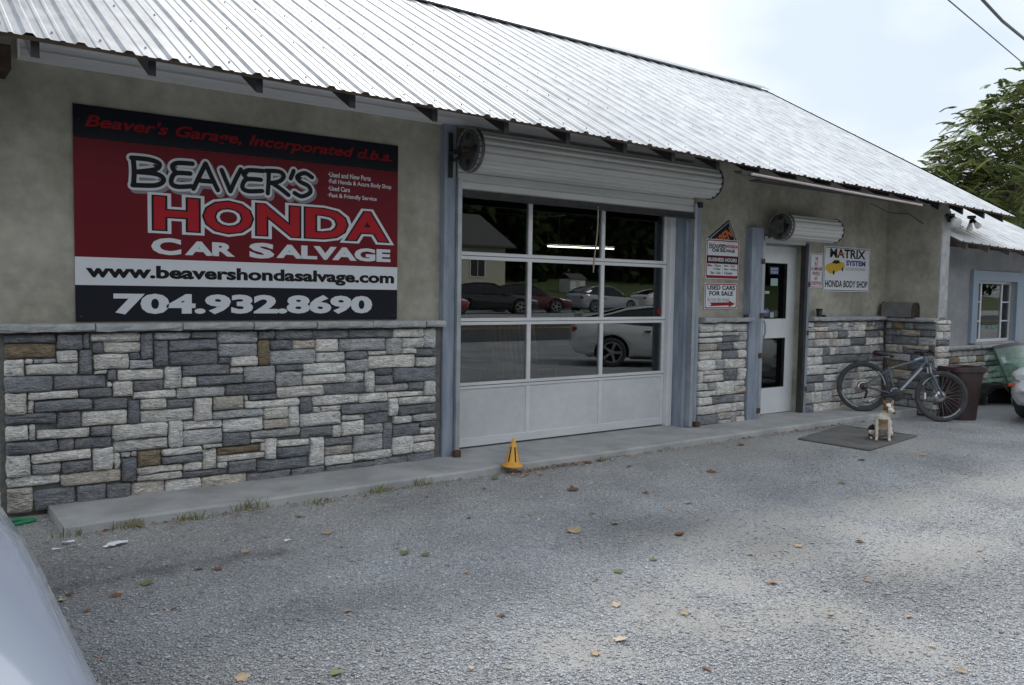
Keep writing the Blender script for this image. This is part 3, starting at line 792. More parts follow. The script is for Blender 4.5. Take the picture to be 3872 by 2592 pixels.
for z0, z1 in ((.325, .935), (1.172, 1.852)):
    boxpart(dl, 'pane', 'door_glass', 8.575, 9.02, YE2+.02, YE2+.026, z0, z1)
    part(dl, 'bead', 'dark_metal', lambda b: (b.box(8.575, 8.583, YE2-.002, YE2+.02, z0, z1), b.box(9.012, 9.02, YE2-.002, YE2+.02, z0, z1), b.box(8.583, 9.012, YE2-.002, YE2+.02, z0, z0+.008), b.box(8.583, 9.012, YE2-.002, YE2+.02, z1-.008, z1)))
part(dl, 'handle', 'galv', lambda b: b.tube([(8.53, YE2, .95), (8.53, YE2-.05, .955), (8.54, YE2-.06, 1.0), (8.54, YE2-.06, 1.1), (8.53, YE2-.05, 1.145), (8.53, YE2, 1.15)], .011, 8))
for z in (.1, .75, 1.22, 1.85):
    part(bld, 'hinge', 'rust', lambda b: b.box(8.235, 8.295, -.112, -.101, z-.03, z+.03, b=.003), fix=True)
for z in (.3, 1.0, 1.6):
    part(bld, 'hinge', 'rust', lambda b: b.box(9.212, 9.242, -.085, -.076, z-.03, z+.03))
flat_d = lambda a, c, d: (a, YE2+.018-d, c)
def sticker(x0, z0, x1, z1, m):
    return MB().add([flat_d(x0, z0, .001), flat_d(x1, z0, .001), flat_d(x1, z1, .001), flat_d(x0, z1, .001)], [(0, 1, 2, 3)]).build('sticker', m, dl)
s1 = sticker(8.70, 1.715, 8.87, 1.805, 'sticker_blue')
letters(s1, 'McCAIN', (8.715, 1.765, 8.855, 1.795), [(.02, 'print_white', .0022)], flat_d)
letters(s1, 'PAIN', (8.72, 1.725, 8.85, 1.755), [(.02, 'print_white', .0022)], flat_d)
sticker(8.72, 1.575, 8.86, 1.665, 'sticker_pale'); sticker(8.61, 1.475, 8.70, 1.51, 'sticker_pale')
b = MB(); n_ = 18
b.add([flat_d(8.65+.062*math.cos(2*PI*k/n_), 1.255+.048*math.sin(2*PI*k/n_), .001) for k in range(n_)], [list(range(n_))]); s2 = b.build('sticker', 'sticker_blue', dl)
letters(s2, 'MiTT', (8.607, 1.24, 8.693, 1.275), [(.02, 'print_white', .0022)], flat_d)
sticker(8.73, 1.185, 8.8, 1.25, 'sticker_pale')
sh2 = coil(bld, 8.42, 9.42, -.25, 2.255, .14, 14, 'door_shutter')
disc(sh2, 8.38, 8.418, -.25, 2.255, .165)
part(sh2, 'end_disc', 'dark_metal', lambda b: b.lathe([(0, 0), (.152, 0), (.152, .01), (0, .01)], 32, Matrix.Translation((9.422, -.25, 2.255)) @ Matrix.Rotation(PI/2, 4, 'Y')))
part(sh2, 'bracket', 'disc_metal', lambda b: b.prism([(-.11, 2.12), (-.11, 2.25), (-.2, 2.33), (-.31, 2.33), (-.31, 2.19)], lambda y, z, d: (d, y, z), 8.335, 8.352))
part(sh2, 'curtain', 'shutter', lambda b: b.box(8.34, 9.15, -.06, -.045, 2.075, 2.15))

# ---- interior
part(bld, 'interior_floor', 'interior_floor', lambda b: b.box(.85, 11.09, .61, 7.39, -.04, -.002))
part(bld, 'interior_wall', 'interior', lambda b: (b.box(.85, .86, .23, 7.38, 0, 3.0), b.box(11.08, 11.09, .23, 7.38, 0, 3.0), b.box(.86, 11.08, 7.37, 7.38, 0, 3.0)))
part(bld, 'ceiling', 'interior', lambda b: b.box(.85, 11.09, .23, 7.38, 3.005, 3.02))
part(bld, 'gutter', 'dark_metal', lambda b: (b.box(6.9, 10.2, -1.05, -.93, 2.575, 2.585),) and None or b.loft([[(x, -1.06, z+.045), (x, -.96, z+.045), (x, -.96, z+.035), (x, -1.05, z), (x, -1.06, z)] for x, z in ((6.62, 2.60), (9.9, 2.545))], sm=False), fix=True)
mat('pink_trim', (.48, .38, .36), (.55, .46, .44), scale=4, rough=.6)
part(bld, 'gutter_lip', 'pink_trim', lambda b: b.tube([(6.75, -1.075, 2.615), (9.95, -1.075, 2.553)], .013, 6))

# ================================================================== ANNEX
YA = -.25
ann = thing('annex_building', 'grey stucco annex with blue-framed window beyond the pilaster', 'building', (14.5, YA, 0))
WX0, WX1, WZ0, WZ1 = 13.19, 14.5, .80, 1.73
part(ann, 'stucco_wall', 'stucco_grey', lambda b: [b.box(x0, x1, YA, YA+.2, z0, z1) for x0, x1, z0, z1 in ((11.33, WX0, -.2, 2.35), (WX1, 15.2, -.2, 2.35), (WX0, WX1, -.2, WZ0), (WX0, WX1, WZ1, 2.35))])
part(ann, 'side_wall', 'stucco_grey', lambda b: b.box(15.0, 15.2, YA+.2, 6, -.2, 2.4))
part(ann, 'interior_wall', 'interior', lambda b: (b.box(11.4, 14.95, 3.0, 3.1, -.1, 2.4), b.box(11.4, 14.95, YA+.22, 3, 2.36, 2.38)))
abed = part(ann, 'stone_facing', 'mortar', lambda b: b.box(11.35, 15.2, YA-.04, YA-.001, -.18, .70))
ashlar(abed, 11.36, 15.2, -.17, .70, lambda a, c, d: (a, YA-.01-d, c), 23, 'LLLMMMDTTTB', depth=.06)
cuts = [11.36, 12.0, 12.6, 13.2, 13.8, 14.4, 15.25]
for k in range(len(cuts)-1): ledge_block(abed, cuts[k]+.003, cuts[k+1]-.003, YA-.13, YA-.001, .705, .765, seed=80+k)
fr = part(ann, 'window_frame', 'blue_trim', lambda b: (b.box(WX0-.17, WX0, YA-.05, YA-.001, .79, 1.88), b.box(WX1, WX1+.2, YA-.05, YA-.001, .79, 1.88), b.box(WX0, WX1, YA-.05, YA-.001, WZ1, 1.88)))
def sash(b):
    y0, y1 = YA+.05, YA+.09
    b.box(WX0, WX1, y0, y1, WZ0, WZ0+.04); b.box(WX0, WX1, y0, y1, WZ1-.04, WZ1)
    for x in (WX0, WX0+.29, WX1-.32, WX1-.035): b.box(x, x+.035, y0, y1, WZ0+.04, WZ1-.04)
win = part(ann, 'window', 'white_paint', sash)
cols = [(WX0+.035, WX0+.29), (WX0+.325, WX1-.32), (WX1-.285, WX1-.035)]
for i, (x0, x1) in enumerate(cols):
    rows = [(WZ0+.04, WZ1-.04)] if i == 1 else [(WZ0+.04, WZ0+.305), (WZ0+.325, WZ0+.60), (WZ0+.62, WZ1-.04)]
    for z0, z1 in rows: boxpart(win, 'pane', 'window_glass', x0, x1, YA+.065, YA+.071, z0, z1)
    if i != 1:
        for z in (WZ0+.305, WZ0+.60): boxpart(win, 'glazing_bar', 'white_paint', x0, x1, YA+.05, YA+.09, z, z+.02)
flat_w = lambda a, c, d: (a, YA+.063-d, c)
letters(win, 'USED CAR PARTS', (WX0+.36, WZ0+.19, WX1-.36, WZ0+.25), [(.02, 'sticker_pale', .001)], flat_w)
boxpart(ann, 'window_sill', 'ledge_stone', WX0-.02, WX1+.02, YA-.04, YA+.05, .768, .797)
# annex roof
AX0, AX1, AYE, AYR = 11.4, 15.7, YA-.62, 3.27
def aroof(x, t, h=0):
    z0, z1 = 2.20-.024*(x-11.4), 4.37-.024*(x-11.4); sl = (z1-z0)/(AYR-AYE); nl = math.hypot(1, sl)
    return Vector((x, AYE+(AYR-AYE)*t-h*sl/nl, z0+(z1-z0)*t+h/nl))
aro = part(ann, 'roof', 'soffit', lambda b: b.loft([[aroof(x, .01, -.004), aroof(x, 1, -.004), aroof(x, 1, -.03), aroof(x, .01, -.03)] for x in (AX0, AX1)], sm=False), fix=True)
for k in range(6):
    x0 = AX0+.034+k*.75; b = MB(); vs = []
    for t in (0, .5, 1):
        for a, h in prof: vs.append(aroof(min(x0+a, AX1), t, h+.004))
    n = len(prof); b.add(vs, [(j*n+i, j*n+i+1, (j+1)*n+i+1, (j+1)*n+i) for j in range(2) for i in range(n-1)]); b.build('roof_sheet', 'roof_metal', aro)
part(aro, 'back_slope', 'roof_metal', lambda b: b.add([aroof(AX0, 1, .004), aroof(AX1, 1, .004), (AX1, 6.2, 2.3), (AX0, 6.2, 2.3)], [(0, 1, 2, 3)]))
mat('rafter_grey', (.22, .215, .2), (.15, .14, .13), scale=8, rough=.85)
for x in (11.75, 12.4, 13.05, 13.7, 14.35, 15.0, 15.55):
    MB().loft([[aroof(x-.03, t, -.032), aroof(x+.03, t, -.032), aroof(x+.03, t, -.032)+Vector((0, 0, -.1)), aroof(x-.03, t, -.032)+Vector((0, 0, -.1))] for t in (.02, .15)], sm=False).build('rafter', 'rafter_grey', ann, fix=True)
part(ann, 'soffit_board', 'dark_wood', lambda b: b.box(11.4, 15.2, YA-.03, YA-.002, 2.2, 2.36))

# ================================================================== SIGNS
def wallfn(y): return lambda a, c, d: (a, y-d, c)
def quad(parent, name, m, x0, z0, x1, z1, y, lift, r=0.0):
    fn = wallfn(y); pts = []
    if r:
        for cx, cz, a in ((x1-r, z1-r, 0), (x0+r, z1-r, 90), (x0+r, z0+r, 180), (x1-r, z0+r, 270)):
            for k in (0, 30, 60, 90): t = math.radians(a+k); pts.append((cx+r*math.cos(t), cz+r*math.sin(t)))
    else: pts = [(x0, z0), (x1, z0), (x1, z1), (x0, z1)]
    return MB().add([fn(a, c, lift) for a, c in pts], [list(range(len(pts)))]).build(name, m, parent)
def rim(parent, m, x0, z0, x1, z1, w, r, y, lift):
    fn = wallfn(y)
    def loop(e, rr):
        out = []
        for cx, cz, a in ((x1-e-rr, z1-e-rr, 0), (x0+e+rr, z1-e-rr, 90), (x0+e+rr, z0+e+rr, 180), (x1-e-rr, z0+e+rr, 270)):
            for k in (0, 30, 60, 90): t = math.radians(a+k); out.append((cx+rr*math.cos(t), cz+rr*math.sin(t)))
        return out
    A, B = loop(0, r), loop(w, max(.001, r-w)); n = len(A)
    return MB().add([fn(a, c, lift) for a, c in A+B], [(i, (i+1) % n, n+(i+1) % n, n+i) for i in range(n)]).build('border', m, parent)
def screw(parent, x, z, y):
    return MB().lathe([(0, .003), (.006, .003), (.007, 0)], 8, Matrix.Translation((x, y, z)) @ Matrix.Rotation(PI/2, 4, 'X')).build('screw', 'dark_metal', parent)

SX0, SX1 = 1.052, 3.482
big = thing('billboard', 'large red white and black salvage yard sign with phone number on stucco wall', 'sign', (2.27, -.02, 1.205))
ys = -.016
def band(name, m, z0, z1, x0=SX0, x1=SX1): return MB().box(x0, x1, ys, -.0015, z0, z1).build(name, m, big)
band('top_panel', 'sign_black', 2.432, 2.645); band('red_field', 'sign_red', 1.64, 2.428)
band('white_band', 'sign_white', 1.452, 1.64); band('black_band', 'sign_black', 1.208, 1.452)
fb = wallfn(ys)
letters(big, "Beaver's Garage, Incorporated d.b.a.", (1.122, 2.482, 3.425, 2.588), [(.02, 'print_red', .001)], fb, shear=.28)
def zpx(x, y):
    p = at_y(250+x*.5613, 360+y*.5613, ys); return p.x, p.z
LET = {'B': [[(.0, 1), (.03, .5), (0, 0)], [(-.05, 1), (.5, 1.0), (.82, .88), (.7, .66), (.12, .5)], [(.12, .5), (.75, .48), (.96, .28), (.7, .06), (-.02, 0)]],
       'E': [[(1, .98), (.35, .95), (.12, .8), (.22, .62), (.3, .55)], [(.9, .58), (.3, .55), (.1, .36), (.08, .12), (.35, .02), (.95, .08)]],
       'A': [[(0, 0), (.22, .45), (.5, 1)], [(.5, 1), (.75, .5), (1, .02)], [(.22, .33), (.8, .33)]],
       'V': [[(0, .9), (.25, .4), (.45, 0)], [(.45, 0), (.7, .5), (1, 1)]],
       'R': [[(.1, 0), (.13, .5), (.15, .95)], [(.02, .96), (.6, .98), (.8, .8), (.6, .56), (.2, .45)], [(.3, .45), (.65, .25), (1, 0)]],
       "'": [[(1, 1), (.6, .5), (.2, 0)]],
       'S': [[(.95, .85), (.55, 1), (.15, .82), (.3, .62), (.75, .46), (.85, .2), (.4, 0), (0, .12)]]}
def ribbon(b, pts, r, fn, lift):
    P = [Vector((p[0], p[1])) for p in pts]; Q = []
    for i in range(len(P)-1):
        p0, p1, p2, p3 = P[max(i-1, 0)], P[i], P[i+1], P[min(i+2, len(P)-1)]
        for k in range(6):
            t = k/6; Q.append(.5*((2*p1)+(p2-p0)*t+(2*p0-5*p1+4*p2-p3)*t*t+(3*p1-p0-3*p2+p3)*t**3))
    Q.append(P[-1]); n = len(Q); Lf = []; Rt = []
    for i in range(n):
        t = (Q[min(i+1, n-1)]-Q[max(i-1, 0)]).normalized(); nn = Vector((-t.y, t.x))
        Lf.append(Q[i]+nn*r); Rt.append(Q[i]-nn*r)
    t0 = (Q[1]-Q[0]).normalized(); t1 = (Q[-1]-Q[-2]).normalized()
    def cap(c, d):
        a0 = math.atan2(d.y, d.x); return [c+Vector((math.cos(a0+a), math.sin(a0+a)))*r for a in (-PI/3, -PI/6, 0, PI/6, PI/3)]
    vs = Lf+Rt; fs = [(i, i+n, i+n+1, i+1) for i in range(n-1)]
    c1 = cap(Q[-1], t1); o = len(vs); vs += c1; fs.append([n-1, 2*n-1]+[o+k for k in range(5)])
    c0 = cap(Q[0], -t0); o = len(vs); vs += c0; fs.append([n, 0]+[o+k for k in range(5)])
    b.add([fn(v[0], v[1], lift) for v in vs], fs)
def brush(parent, spec, layers, y, conv, name='lettering'):
    fn = wallfn(y)
    for ci, (ch, x0, y0, x1, y1) in enumerate(spec):
        A = conv(x0, y0); Bq = conv(x1, y1)
        for r, m, lift, dx, dz in layers:
            for k, st in enumerate(LET[ch]):
                b = MB()
                ribbon(b, [(A[0]+(Bq[0]-A[0])*p[0]+dx, Bq[1]+(A[1]-Bq[1])*p[1]+dz) for p in st], r, fn, lift+k*.0001+ci*.00031)
                b.build(name, m, parent)
BV = [('B', 450, 425, 665, 625), ('E', 695, 445, 850, 630), ('A', 855, 455, 1020, 645), ('V', 1045, 490, 1175, 655), ('E', 1175, 495, 1325, 660), ('R', 1340, 505, 1495, 675), ("'", 1505, 510, 1530, 565), ('S', 1535, 520, 1660, 690)]
brush(big, BV, [(.0165, 'print_black', .0072, 0, 0), (.034, 'print_white', .0040, 0, 0), (.035, 'print_grey', .0008, .018, -.02)], ys, zpx)
for s, r_ in (('\u00b7Used and New Parts', (2.858, 2.332, 3.23, 2.372)), ('\u00b7Full Honda & Acura Body Shop', (2.858, 2.274, 3.42, 2.318)),
              ('\u00b7Used Cars', (2.858, 2.226, 3.045, 2.264)), ('\u00b7Fast & Friendly Service', (2.856, 2.166, 3.285, 2.208))):
    letters(big, s, r_, [(.022, 'print_white', .0018)], fb)
for hk, (ch, x0, x1) in enumerate((('H', 1.552, 1.858), ('O', 1.895, 2.25), ('N', 2.285, 2.62), ('D', 2.67, 3.02), ('A', 3.02, 3.386))):
    e_ = hk*.00012
    letters(big, ch, (x0, 1.848, x1, 2.078), [(.03, 'print_bright_red', .0034+e_), (.062, 'print_black', .0027+e_), (.115, 'print_white', .002+e_)], fb)
for s, r_ in (('C', (1.532, 1.672, 1.735, 1.792)), ('AR', (1.76, 1.677, 2.12, 1.778)), ('S', (2.225, 1.672, 2.42, 1.79)), ('ALVAGE', (2.435, 1.68, 3.415, 1.786))):
    letters(big, s, r_, [(.05, 'print_white', .0026)], fb)
letters(big, 'www.beavershondasalvage.com', (1.115, 1.478, 3.452, 1.594), [(.042, 'print_black', .001)], fb)
letters(big, '704.932.8690', (1.285, 1.253, 3.25, 1.402), [(.048, 'print_white', .001)], fb)
for x, z in ((1.085, 2.545), (2.27, 2.55), (3.45, 2.55), (1.085, 2.385), (1.085, 1.24), (3.45, 1.24), (2.27, 1.235)): screw(big, x, z, ys)

def small_sign(name, label, x0, z0, x1, z1, y=-.012, r=.02, face='sign_white'):
    t = thing(name, label, 'sign', ((x0+x1)/2, y, z0))
    MB().box(x0+.0, x1, y, -.002, z0, z1, b=.001).build('panel', face, t, fix=True)
    return t
yb = -.012; f2 = wallfn(yb)
t = small_sign('hours_sign', 'white sign with red border listing business hours', 7.37, 1.632, 7.938, 2.076)
rim(t, 'print_red', 7.378, 1.64, 7.93, 2.068, .012, .02, yb, .0006)
brush(t, [(c, x0, 0, x1, 0) for c, x0, x1 in ()], [], yb, None)
def hpx(x, y):
    p = at_y(2600+x*.3414, 750+y*.3414, yb); return p.x, p.z
brush(t, [('B', 242, 505, 270, 553), ('E', 274, 508, 295, 553), ('A', 298, 510, 325, 556), ('V', 328, 512, 348, 556), ('E', 352, 514, 372, 557), ('R', 376, 516, 398, 559), ("'", 399, 514, 403, 528), ('S', 402, 518, 418, 558)],
      [(.0045, 'print_black', .0008, 0, 0)], yb, hpx)
letters(t, 'HONDA', (7.70, 1.985, 7.915, 2.022), [(.05, 'print_bright_red', .0008)], f2)
letters(t, 'CAR SALVAGE', (7.465, 1.935, 7.86, 1.972), [(.045, 'print_black', .0008)], f2)
quad(t, 'band', 'print_red', 7.385, 1.802, 7.925, 1.895, yb, .0005); quad(t, 'band', 'print_black', 7.385, 1.812, 7.925, 1.885, yb, .001)
letters(t, 'BUSINESS HOURS', (7.41, 1.828, 7.90, 1.87), [(.03, 'print_white', .0016)], f2)
for s, z, xs_ in (('Mon - Thurs', 1.767, (7.40, 7.62)), ('Friday', 1.727, (7.50, 7.62)), ('Sat - Sun', 1.687, (7.45, 7.62))): letters(t, s, (xs_[0], z, xs_[1], z+.03), [(.025, 'print_black', .0008)], f2)
for s, z, x1 in ((':  8am - 5pm', 1.767, 7.87), (':  8am - 4:30pm', 1.727, 7.915), (':  Closed', 1.687, 7.82)): letters(t, s, (7.65, z, x1, z+.03), [(.025, 'print_black', .0008)], f2)
quad(t, 'band', 'print_red', 7.385, 1.648, 7.925, 1.672, yb, .0007)
for x in (7.39, 7.918):
    for z in (1.665, 2.055): screw(t, x, z, yb-.001)
t = small_sign('used_cars_sign', 'white used cars sign with red border and red arrow', 7.362, 1.292, 7.928, 1.586)
rim(t, 'print_red', 7.37, 1.3, 7.92, 1.578, .012, .02, yb, .0006)
letters(t, 'USED CARS', (7.405, 1.51, 7.885, 1.56), [(.035, 'print_black', .0008)], f2)
letters(t, 'FOR SALE', (7.44, 1.445, 7.85, 1.495), [(.035, 'print_black', .0008)], f2)
letters(t, 'Across the street', (7.405, 1.375, 7.79, 1.43), [(.004, 'print_grey', .0008)], f2, shear=.25)
MB().add([f2(a, c, .0012) for a, c in ((7.45, 1.325), (7.78, 1.335), (7.78, 1.315), (7.89, 1.352), (7.78, 1.39), (7.78, 1.37), (7.45, 1.365), (7.48, 1.345))], [list(range(8))]).build('arrow', 'print_red', t)
for x in (7.382, 7.908):
    for z in (1.312, 1.566): screw(t, x, z, yb-.001)
# tilted OPEN sign tucked behind the hours sign
t = thing('open_sign', 'black open sign with orange letters tilted behind the business hours sign', 'sign', (7.68, -.006, 2.06))
ang = math.radians(32); ca, sa = math.cos(ang), math.sin(ang)
of = lambda a, c, d: (7.62+(a*ca-c*sa), -.0075-d, 2.075+(a*sa+c*ca))
MB().prism([(-.16, -.13), (.23, -.13), (.23, .125), (-.16, .125)], lambda a, c, d: (of(a, c, 0)[0], d, of(a, c, 0)[2]), -.0075, -.003).build('panel', 'sign_black', t, fix=True)
letters(t, 'OPEN', (-.13, -.07, .20, .06), [(.04, 'print_orange', .001)], of)
fn0 = of
A = [(-.145, -.115), (.215, -.115), (.215, .11), (-.145, .11)]; B_ = [(-.139, -.109), (.209, -.109), (.209, .104), (-.139, .104)]
MB().add([of(a, c, .001) for a, c in A+B_], [(i, (i+1) % 4, 4+(i+1) % 4, 4+i) for i in range(4)]).build('border', 'print_white', t)
t = small_sign('wheels_sign', 'narrow white sign with red letters about buying aluminum wheels', 9.33, 1.562, 9.598, 1.995)
rim(t, 'print_red', 9.34, 1.572, 9.588, 1.985, .006, .03, yb, .0006)
for k, s in enumerate(('WE', 'BUY', 'ALUMINUM', 'WHEELS', 'ANY', 'CONDITION')):
    w_ = {2: .064, 3: .07, 4: .085, 6: .17, 8: .225, 9: .225}[len(s)]*.5 if len(s) < 4 else {6: .085, 8: .112, 9: .112}[len(s)]
    letters(t, s, (9.464-w_, 1.90-.061*k, 9.464+w_, 1.948-.061*k), [(.02, 'print_red', .0008)], f2)
t = small_sign('body_shop_sign', 'white body shop sign with yellow sports car picture and black border', 9.622, 1.52, 10.688, 2.098)
rim(t, 'print_black', 9.634, 1.532, 10.676, 2.086, .008, .03, yb, .0006)
letters(t, 'MATRIX', (9.75, 1.955, 10.57, 2.072), [(.03, 'print_black', .0008)], f2)
MB().add([f2(a, c, .0014) for a, c in ((9.9, 1.975), (9.96, 2.02), (10.03, 2.03), (10.12, 2.0), (10.05, 2.01), (9.97, 2.0))], [list(range(6))]).build('flame', 'print_orange', t)
letters(t, 'SYSTEM', (10.12, 1.86, 10.575, 1.93), [(.045, 'print_blue', .0008)], f2)
letters(t, 'AUTOMOTIVE FINISHES', (10.12, 1.80, 10.575, 1.835), [(.0, 'print_grey', .0008)], f2)
letters(t, 'HONDA BODY SHOP', (9.665, 1.575, 10.64, 1.665), [(.03, 'print_black', .0008)], f2)
cb = [(9.655, 1.80), (9.66, 1.84), (9.70, 1.868), (9.78, 1.885), (9.84, 1.925), (9.95, 1.93), (10.0, 1.90), (10.06, 1.90), (10.085, 1.86), (10.075, 1.81), (10.02, 1.80), (9.9, 1.775), (9.84, 1.745), (9.75, 1.75)]
MB().add([f2(a, c, .0008) for a, c in cb], [list(range(len(cb)))]).build('car_picture', 'print_yellow', t)
MB().add([f2(a, c, .0013) for a, c in ((9.80, 1.885), (9.855, 1.92), (9.94, 1.925), (9.985, 1.895), (9.9, 1.875))], [list(range(5))]).build('car_picture', 'print_black', t)
for cx, cz, rr in ((9.845, 1.765, .03), (10.04, 1.81, .026)):
    MB().add([f2(cx+rr*.7*math.cos(2*PI*k/14), cz+rr*math.sin(2*PI*k/14), .0013) for k in range(14)], [list(range(14))]).build('car_picture', 'print_black', t)

# ================================================================== SMALL THINGS ON THE BUILDING
mat('grey_metal', (.17, .17, .165), (.25, .25, .245), scale=6, rough=.6, metal=.2)
def tunnel(y0, y1, xc, zb, w, h, n=10):
    rings = []
    for y in (y0, y1):
        rg_ = [(xc-w/2, y, zb), (xc-w/2, y, zb+h-w/2)]+[(xc-w/2*math.cos(PI*k/n), y, zb+h-w/2+w/2*math.sin(PI*k/n)) for k in range(1, n)]+[(xc+w/2, y, zb+h-w/2), (xc+w/2, y, zb)]
        rings.append(rg_)
    return rings
t = thing('mailbox', 'grey metal mailbox with rusty open end standing on the stone ledge', 'mailbox', (11.0, -.33, 1.198))
MB().loft(tunnel(-.5, -.06, 11.0, 1.199, .17, .195), sm=False).build('body', 'grey_metal', t, fix=True)
MB().loft(tunnel(-.512, -.49, 11.0, 1.197, .178, .2), sm=False, caps=False).build('rim', 'rust', t)
MB().loft(tunnel(-.075, -.055, 11.0, 1.197, .178, .2), sm=False, caps=False).build('rim', 'rust', t)
MB().loft(tunnel(-.506, -.5005, 11.0, 1.2, .155, .185), sm=False).build('door', 'dark_metal', t, fix=True)
mat('black_plastic', (.012, .012, .014), (.02, .02, .022), scale=8, rough=.45)
MBc = MB().lathe([(.03, 0), (.04, .1), (.036, .1), (.028, .006), (0, .006)], 20, Matrix.Translation((9.45, -.085, 1.2)))
MBc.lathe([(.0395, .088), (.043, .09), (.043, .1), (.04, .1)], 20, Matrix.Translation((9.45, -.085, 1.2)))
tag(MBc.build('cup', 'black_plastic'), 'small black plastic cup on the stone ledge beside the door', 'cup')
t = thing('packet', 'flat black and white packet lying beside the black cup', 'packet', (9.56, -.09, 1.2))
boxpart(t, 'case', 'black_plastic', 9.515, 9.6, -.115, -.07, 1.2, 1.222, b=.003); boxpart(t, 'band', 'print_white', 9.55, 9.602, -.117, -.068, 1.206, 1.216)
t = thing('padlock', 'small dark padlock lying on the ledge below the used cars sign', 'padlock', (8.0, -.09, 1.2))
boxpart(t, 'case', 'dark_metal', 7.96, 8.03, -.11, -.08, 1.2, 1.232, b=.004)
part(t, 'shackle', 'galv', lambda b: b.tube([(8.03, -.095, 1.208), (8.055, -.095, 1.208), (8.06, -.095, 1.216), (8.055, -.095, 1.224), (8.03, -.095, 1.224)], .005, 6))

mat('lamp_glass', (.62, .62, .60), (.7, .7, .68), scale=3, rough=.25)
def flood(name, label, base, heads):
    t = thing(name, label, 'floodlight', base, None); B0 = Vector(base)
    part(t, 'base_plate', 'black_plastic', lambda b: b.lathe([(0, 0), (.055, 0), (.055, -.03), (.03, -.045), (0, -.045)], 16, Matrix.Translation(B0)))
    for d, ln, r in heads:
        d = Vector(d).normalized(); p = B0+Vector((0, 0, -.03)); q = p+d*ln*.45
        M = Matrix.Translation(q) @ d.to_track_quat('Z', 'Y').to_matrix().to_4x4()
        part(t, 'arm', 'black_plastic', lambda b: b.tube([p, q], .014, 8))
        h = part(t, 'lamp_holder', 'black_plastic', lambda b: b.lathe([(0, 0), (r*.5, 0), (r*.55, .04), (r*.62, .05)], 14, M))
        part(h, 'bulb', 'lamp_glass', lambda b: b.lathe([(r*.5, .045), (r*.75, .08), (r, .12), (r*.97, .135), (r*.6, .15), (0, .155)], 18, M))
fp = at_y(2600+1830*.5429, 550+478*.5429, -.82)
flood('floodlight', 'twin floodlight with wide white lamps under the eave at the pilaster', tuple(fp), (((-.25, -.5, -.45), .07, .075), ((.6, .2, -.4), .07, .07)))
fp = at_y(2600+1978*.5429, 550+492*.5429, -.72)
flood('floodlight', 'twin spotlight with small bulbs hanging from the roof end over the annex', tuple(fp), (((-.25, 0, -.9), .07, .042), ((.5, -.3, -.6), .06, .042)))
bp = at_y(2600+1878*.5429, 550+612*.5429, -.3)
t = thing('junction_box', 'grey metal box fixed high in the corner beside the pilaster', 'box', tuple(bp+Vector((0, 0, -.11))))
MB().box(bp.x-.1, bp.x+.1, -.34, -.255, bp.z-.11, bp.z+.11, b=.006).build('case', 'grey_metal', t, fix=True)
MB().box(bp.x-.09, bp.x+.09, -.346, -.3405, bp.z-.1, bp.z+.1, b=.002).build('lid', 'galv', t, fix=True)
# loose wire under the eave
w0 = at_y(3290, 770, -.5); w1 = at_y(3495, 850, -.5)
tag(MB().tube([w0, w0.lerp(w1, .35)+Vector((0, 0, -.02)), w0.lerp(w1, .7)+Vector((0, 0, .06)), w1], .005, 5).build('loose_wire', 'black_plastic'), 'thin dark wire dangling under the eave near the floodlights', 'wire')
# overhead service lines
def line(px, depths, r, label):
    pts = [at_depth(u, v, k) for (u, v), k in zip(px, depths)]
    out = []
    for i in range(len(pts)-1):
        for k in range(8): out.append(pts[i].lerp(pts[i+1], k/8))
    out.append(pts[-1]); return tag(MB().tube(out, r, 6).build('power_line', 'black_plastic'), label, 'cable')
mat('cable_blue', (.035, .04, .07), rough=.5)
line(((3250, -340), (3585, 0), (3872, 243), (4300, 560)), (9, 12, 16, 24), .010, 'thin overhead wire crossing the sky above the roof')
line(((3350, -420), (3715, 0), (3790, 80), (3872, 147), (4300, 470)), (8, 10.5, 11.3, 12.4, 20), .021, 'thick sagging overhead cable beside the thin wire')

# ================================================================== THINGS ON THE GROUND
mat('cone_orange', (.72, .33, .03), (.78, .40, .06), scale=9, rough=.5, fine=.06)
cp = at_z(1937, 1762, .0)
t = thing('traffic_cone', 'small faded orange cone with dark slots on the apron edge', 'cone', tuple(cp))
Mc = Matrix.Translation(cp) @ Matrix.Rotation(.06, 4, 'X')
MB().lathe([(.075, .004), (.066, .012), (.015, .225), (.012, .232), (0, .232)], 28, Mc).build('body', 'cone_orange', t)
MB().lathe([(.0, .0), (.088, 0), (.088, .008), (.066, .013)], 28, Mc).build('base', 'cone_orange', t)
for k in range(6):
    a = k*PI/3+.35; b = MB(); r0, r1 = .0585, .030
    for s in (1,):
        w_ = .09
        vs = [Mc @ Vector((rr*math.cos(a+da/rr*.006), rr*math.sin(a+da/rr*.006), z)) for rr, z, da in ((r0+.0012, .045, -1), (r0+.0012, .045, 1), (r1+.0012, .165, 1), (r1+.0012, .165, -1))]
        b.add(vs, [(0, 1, 2, 3)])
    b.build('slot', 'black_plastic', t)

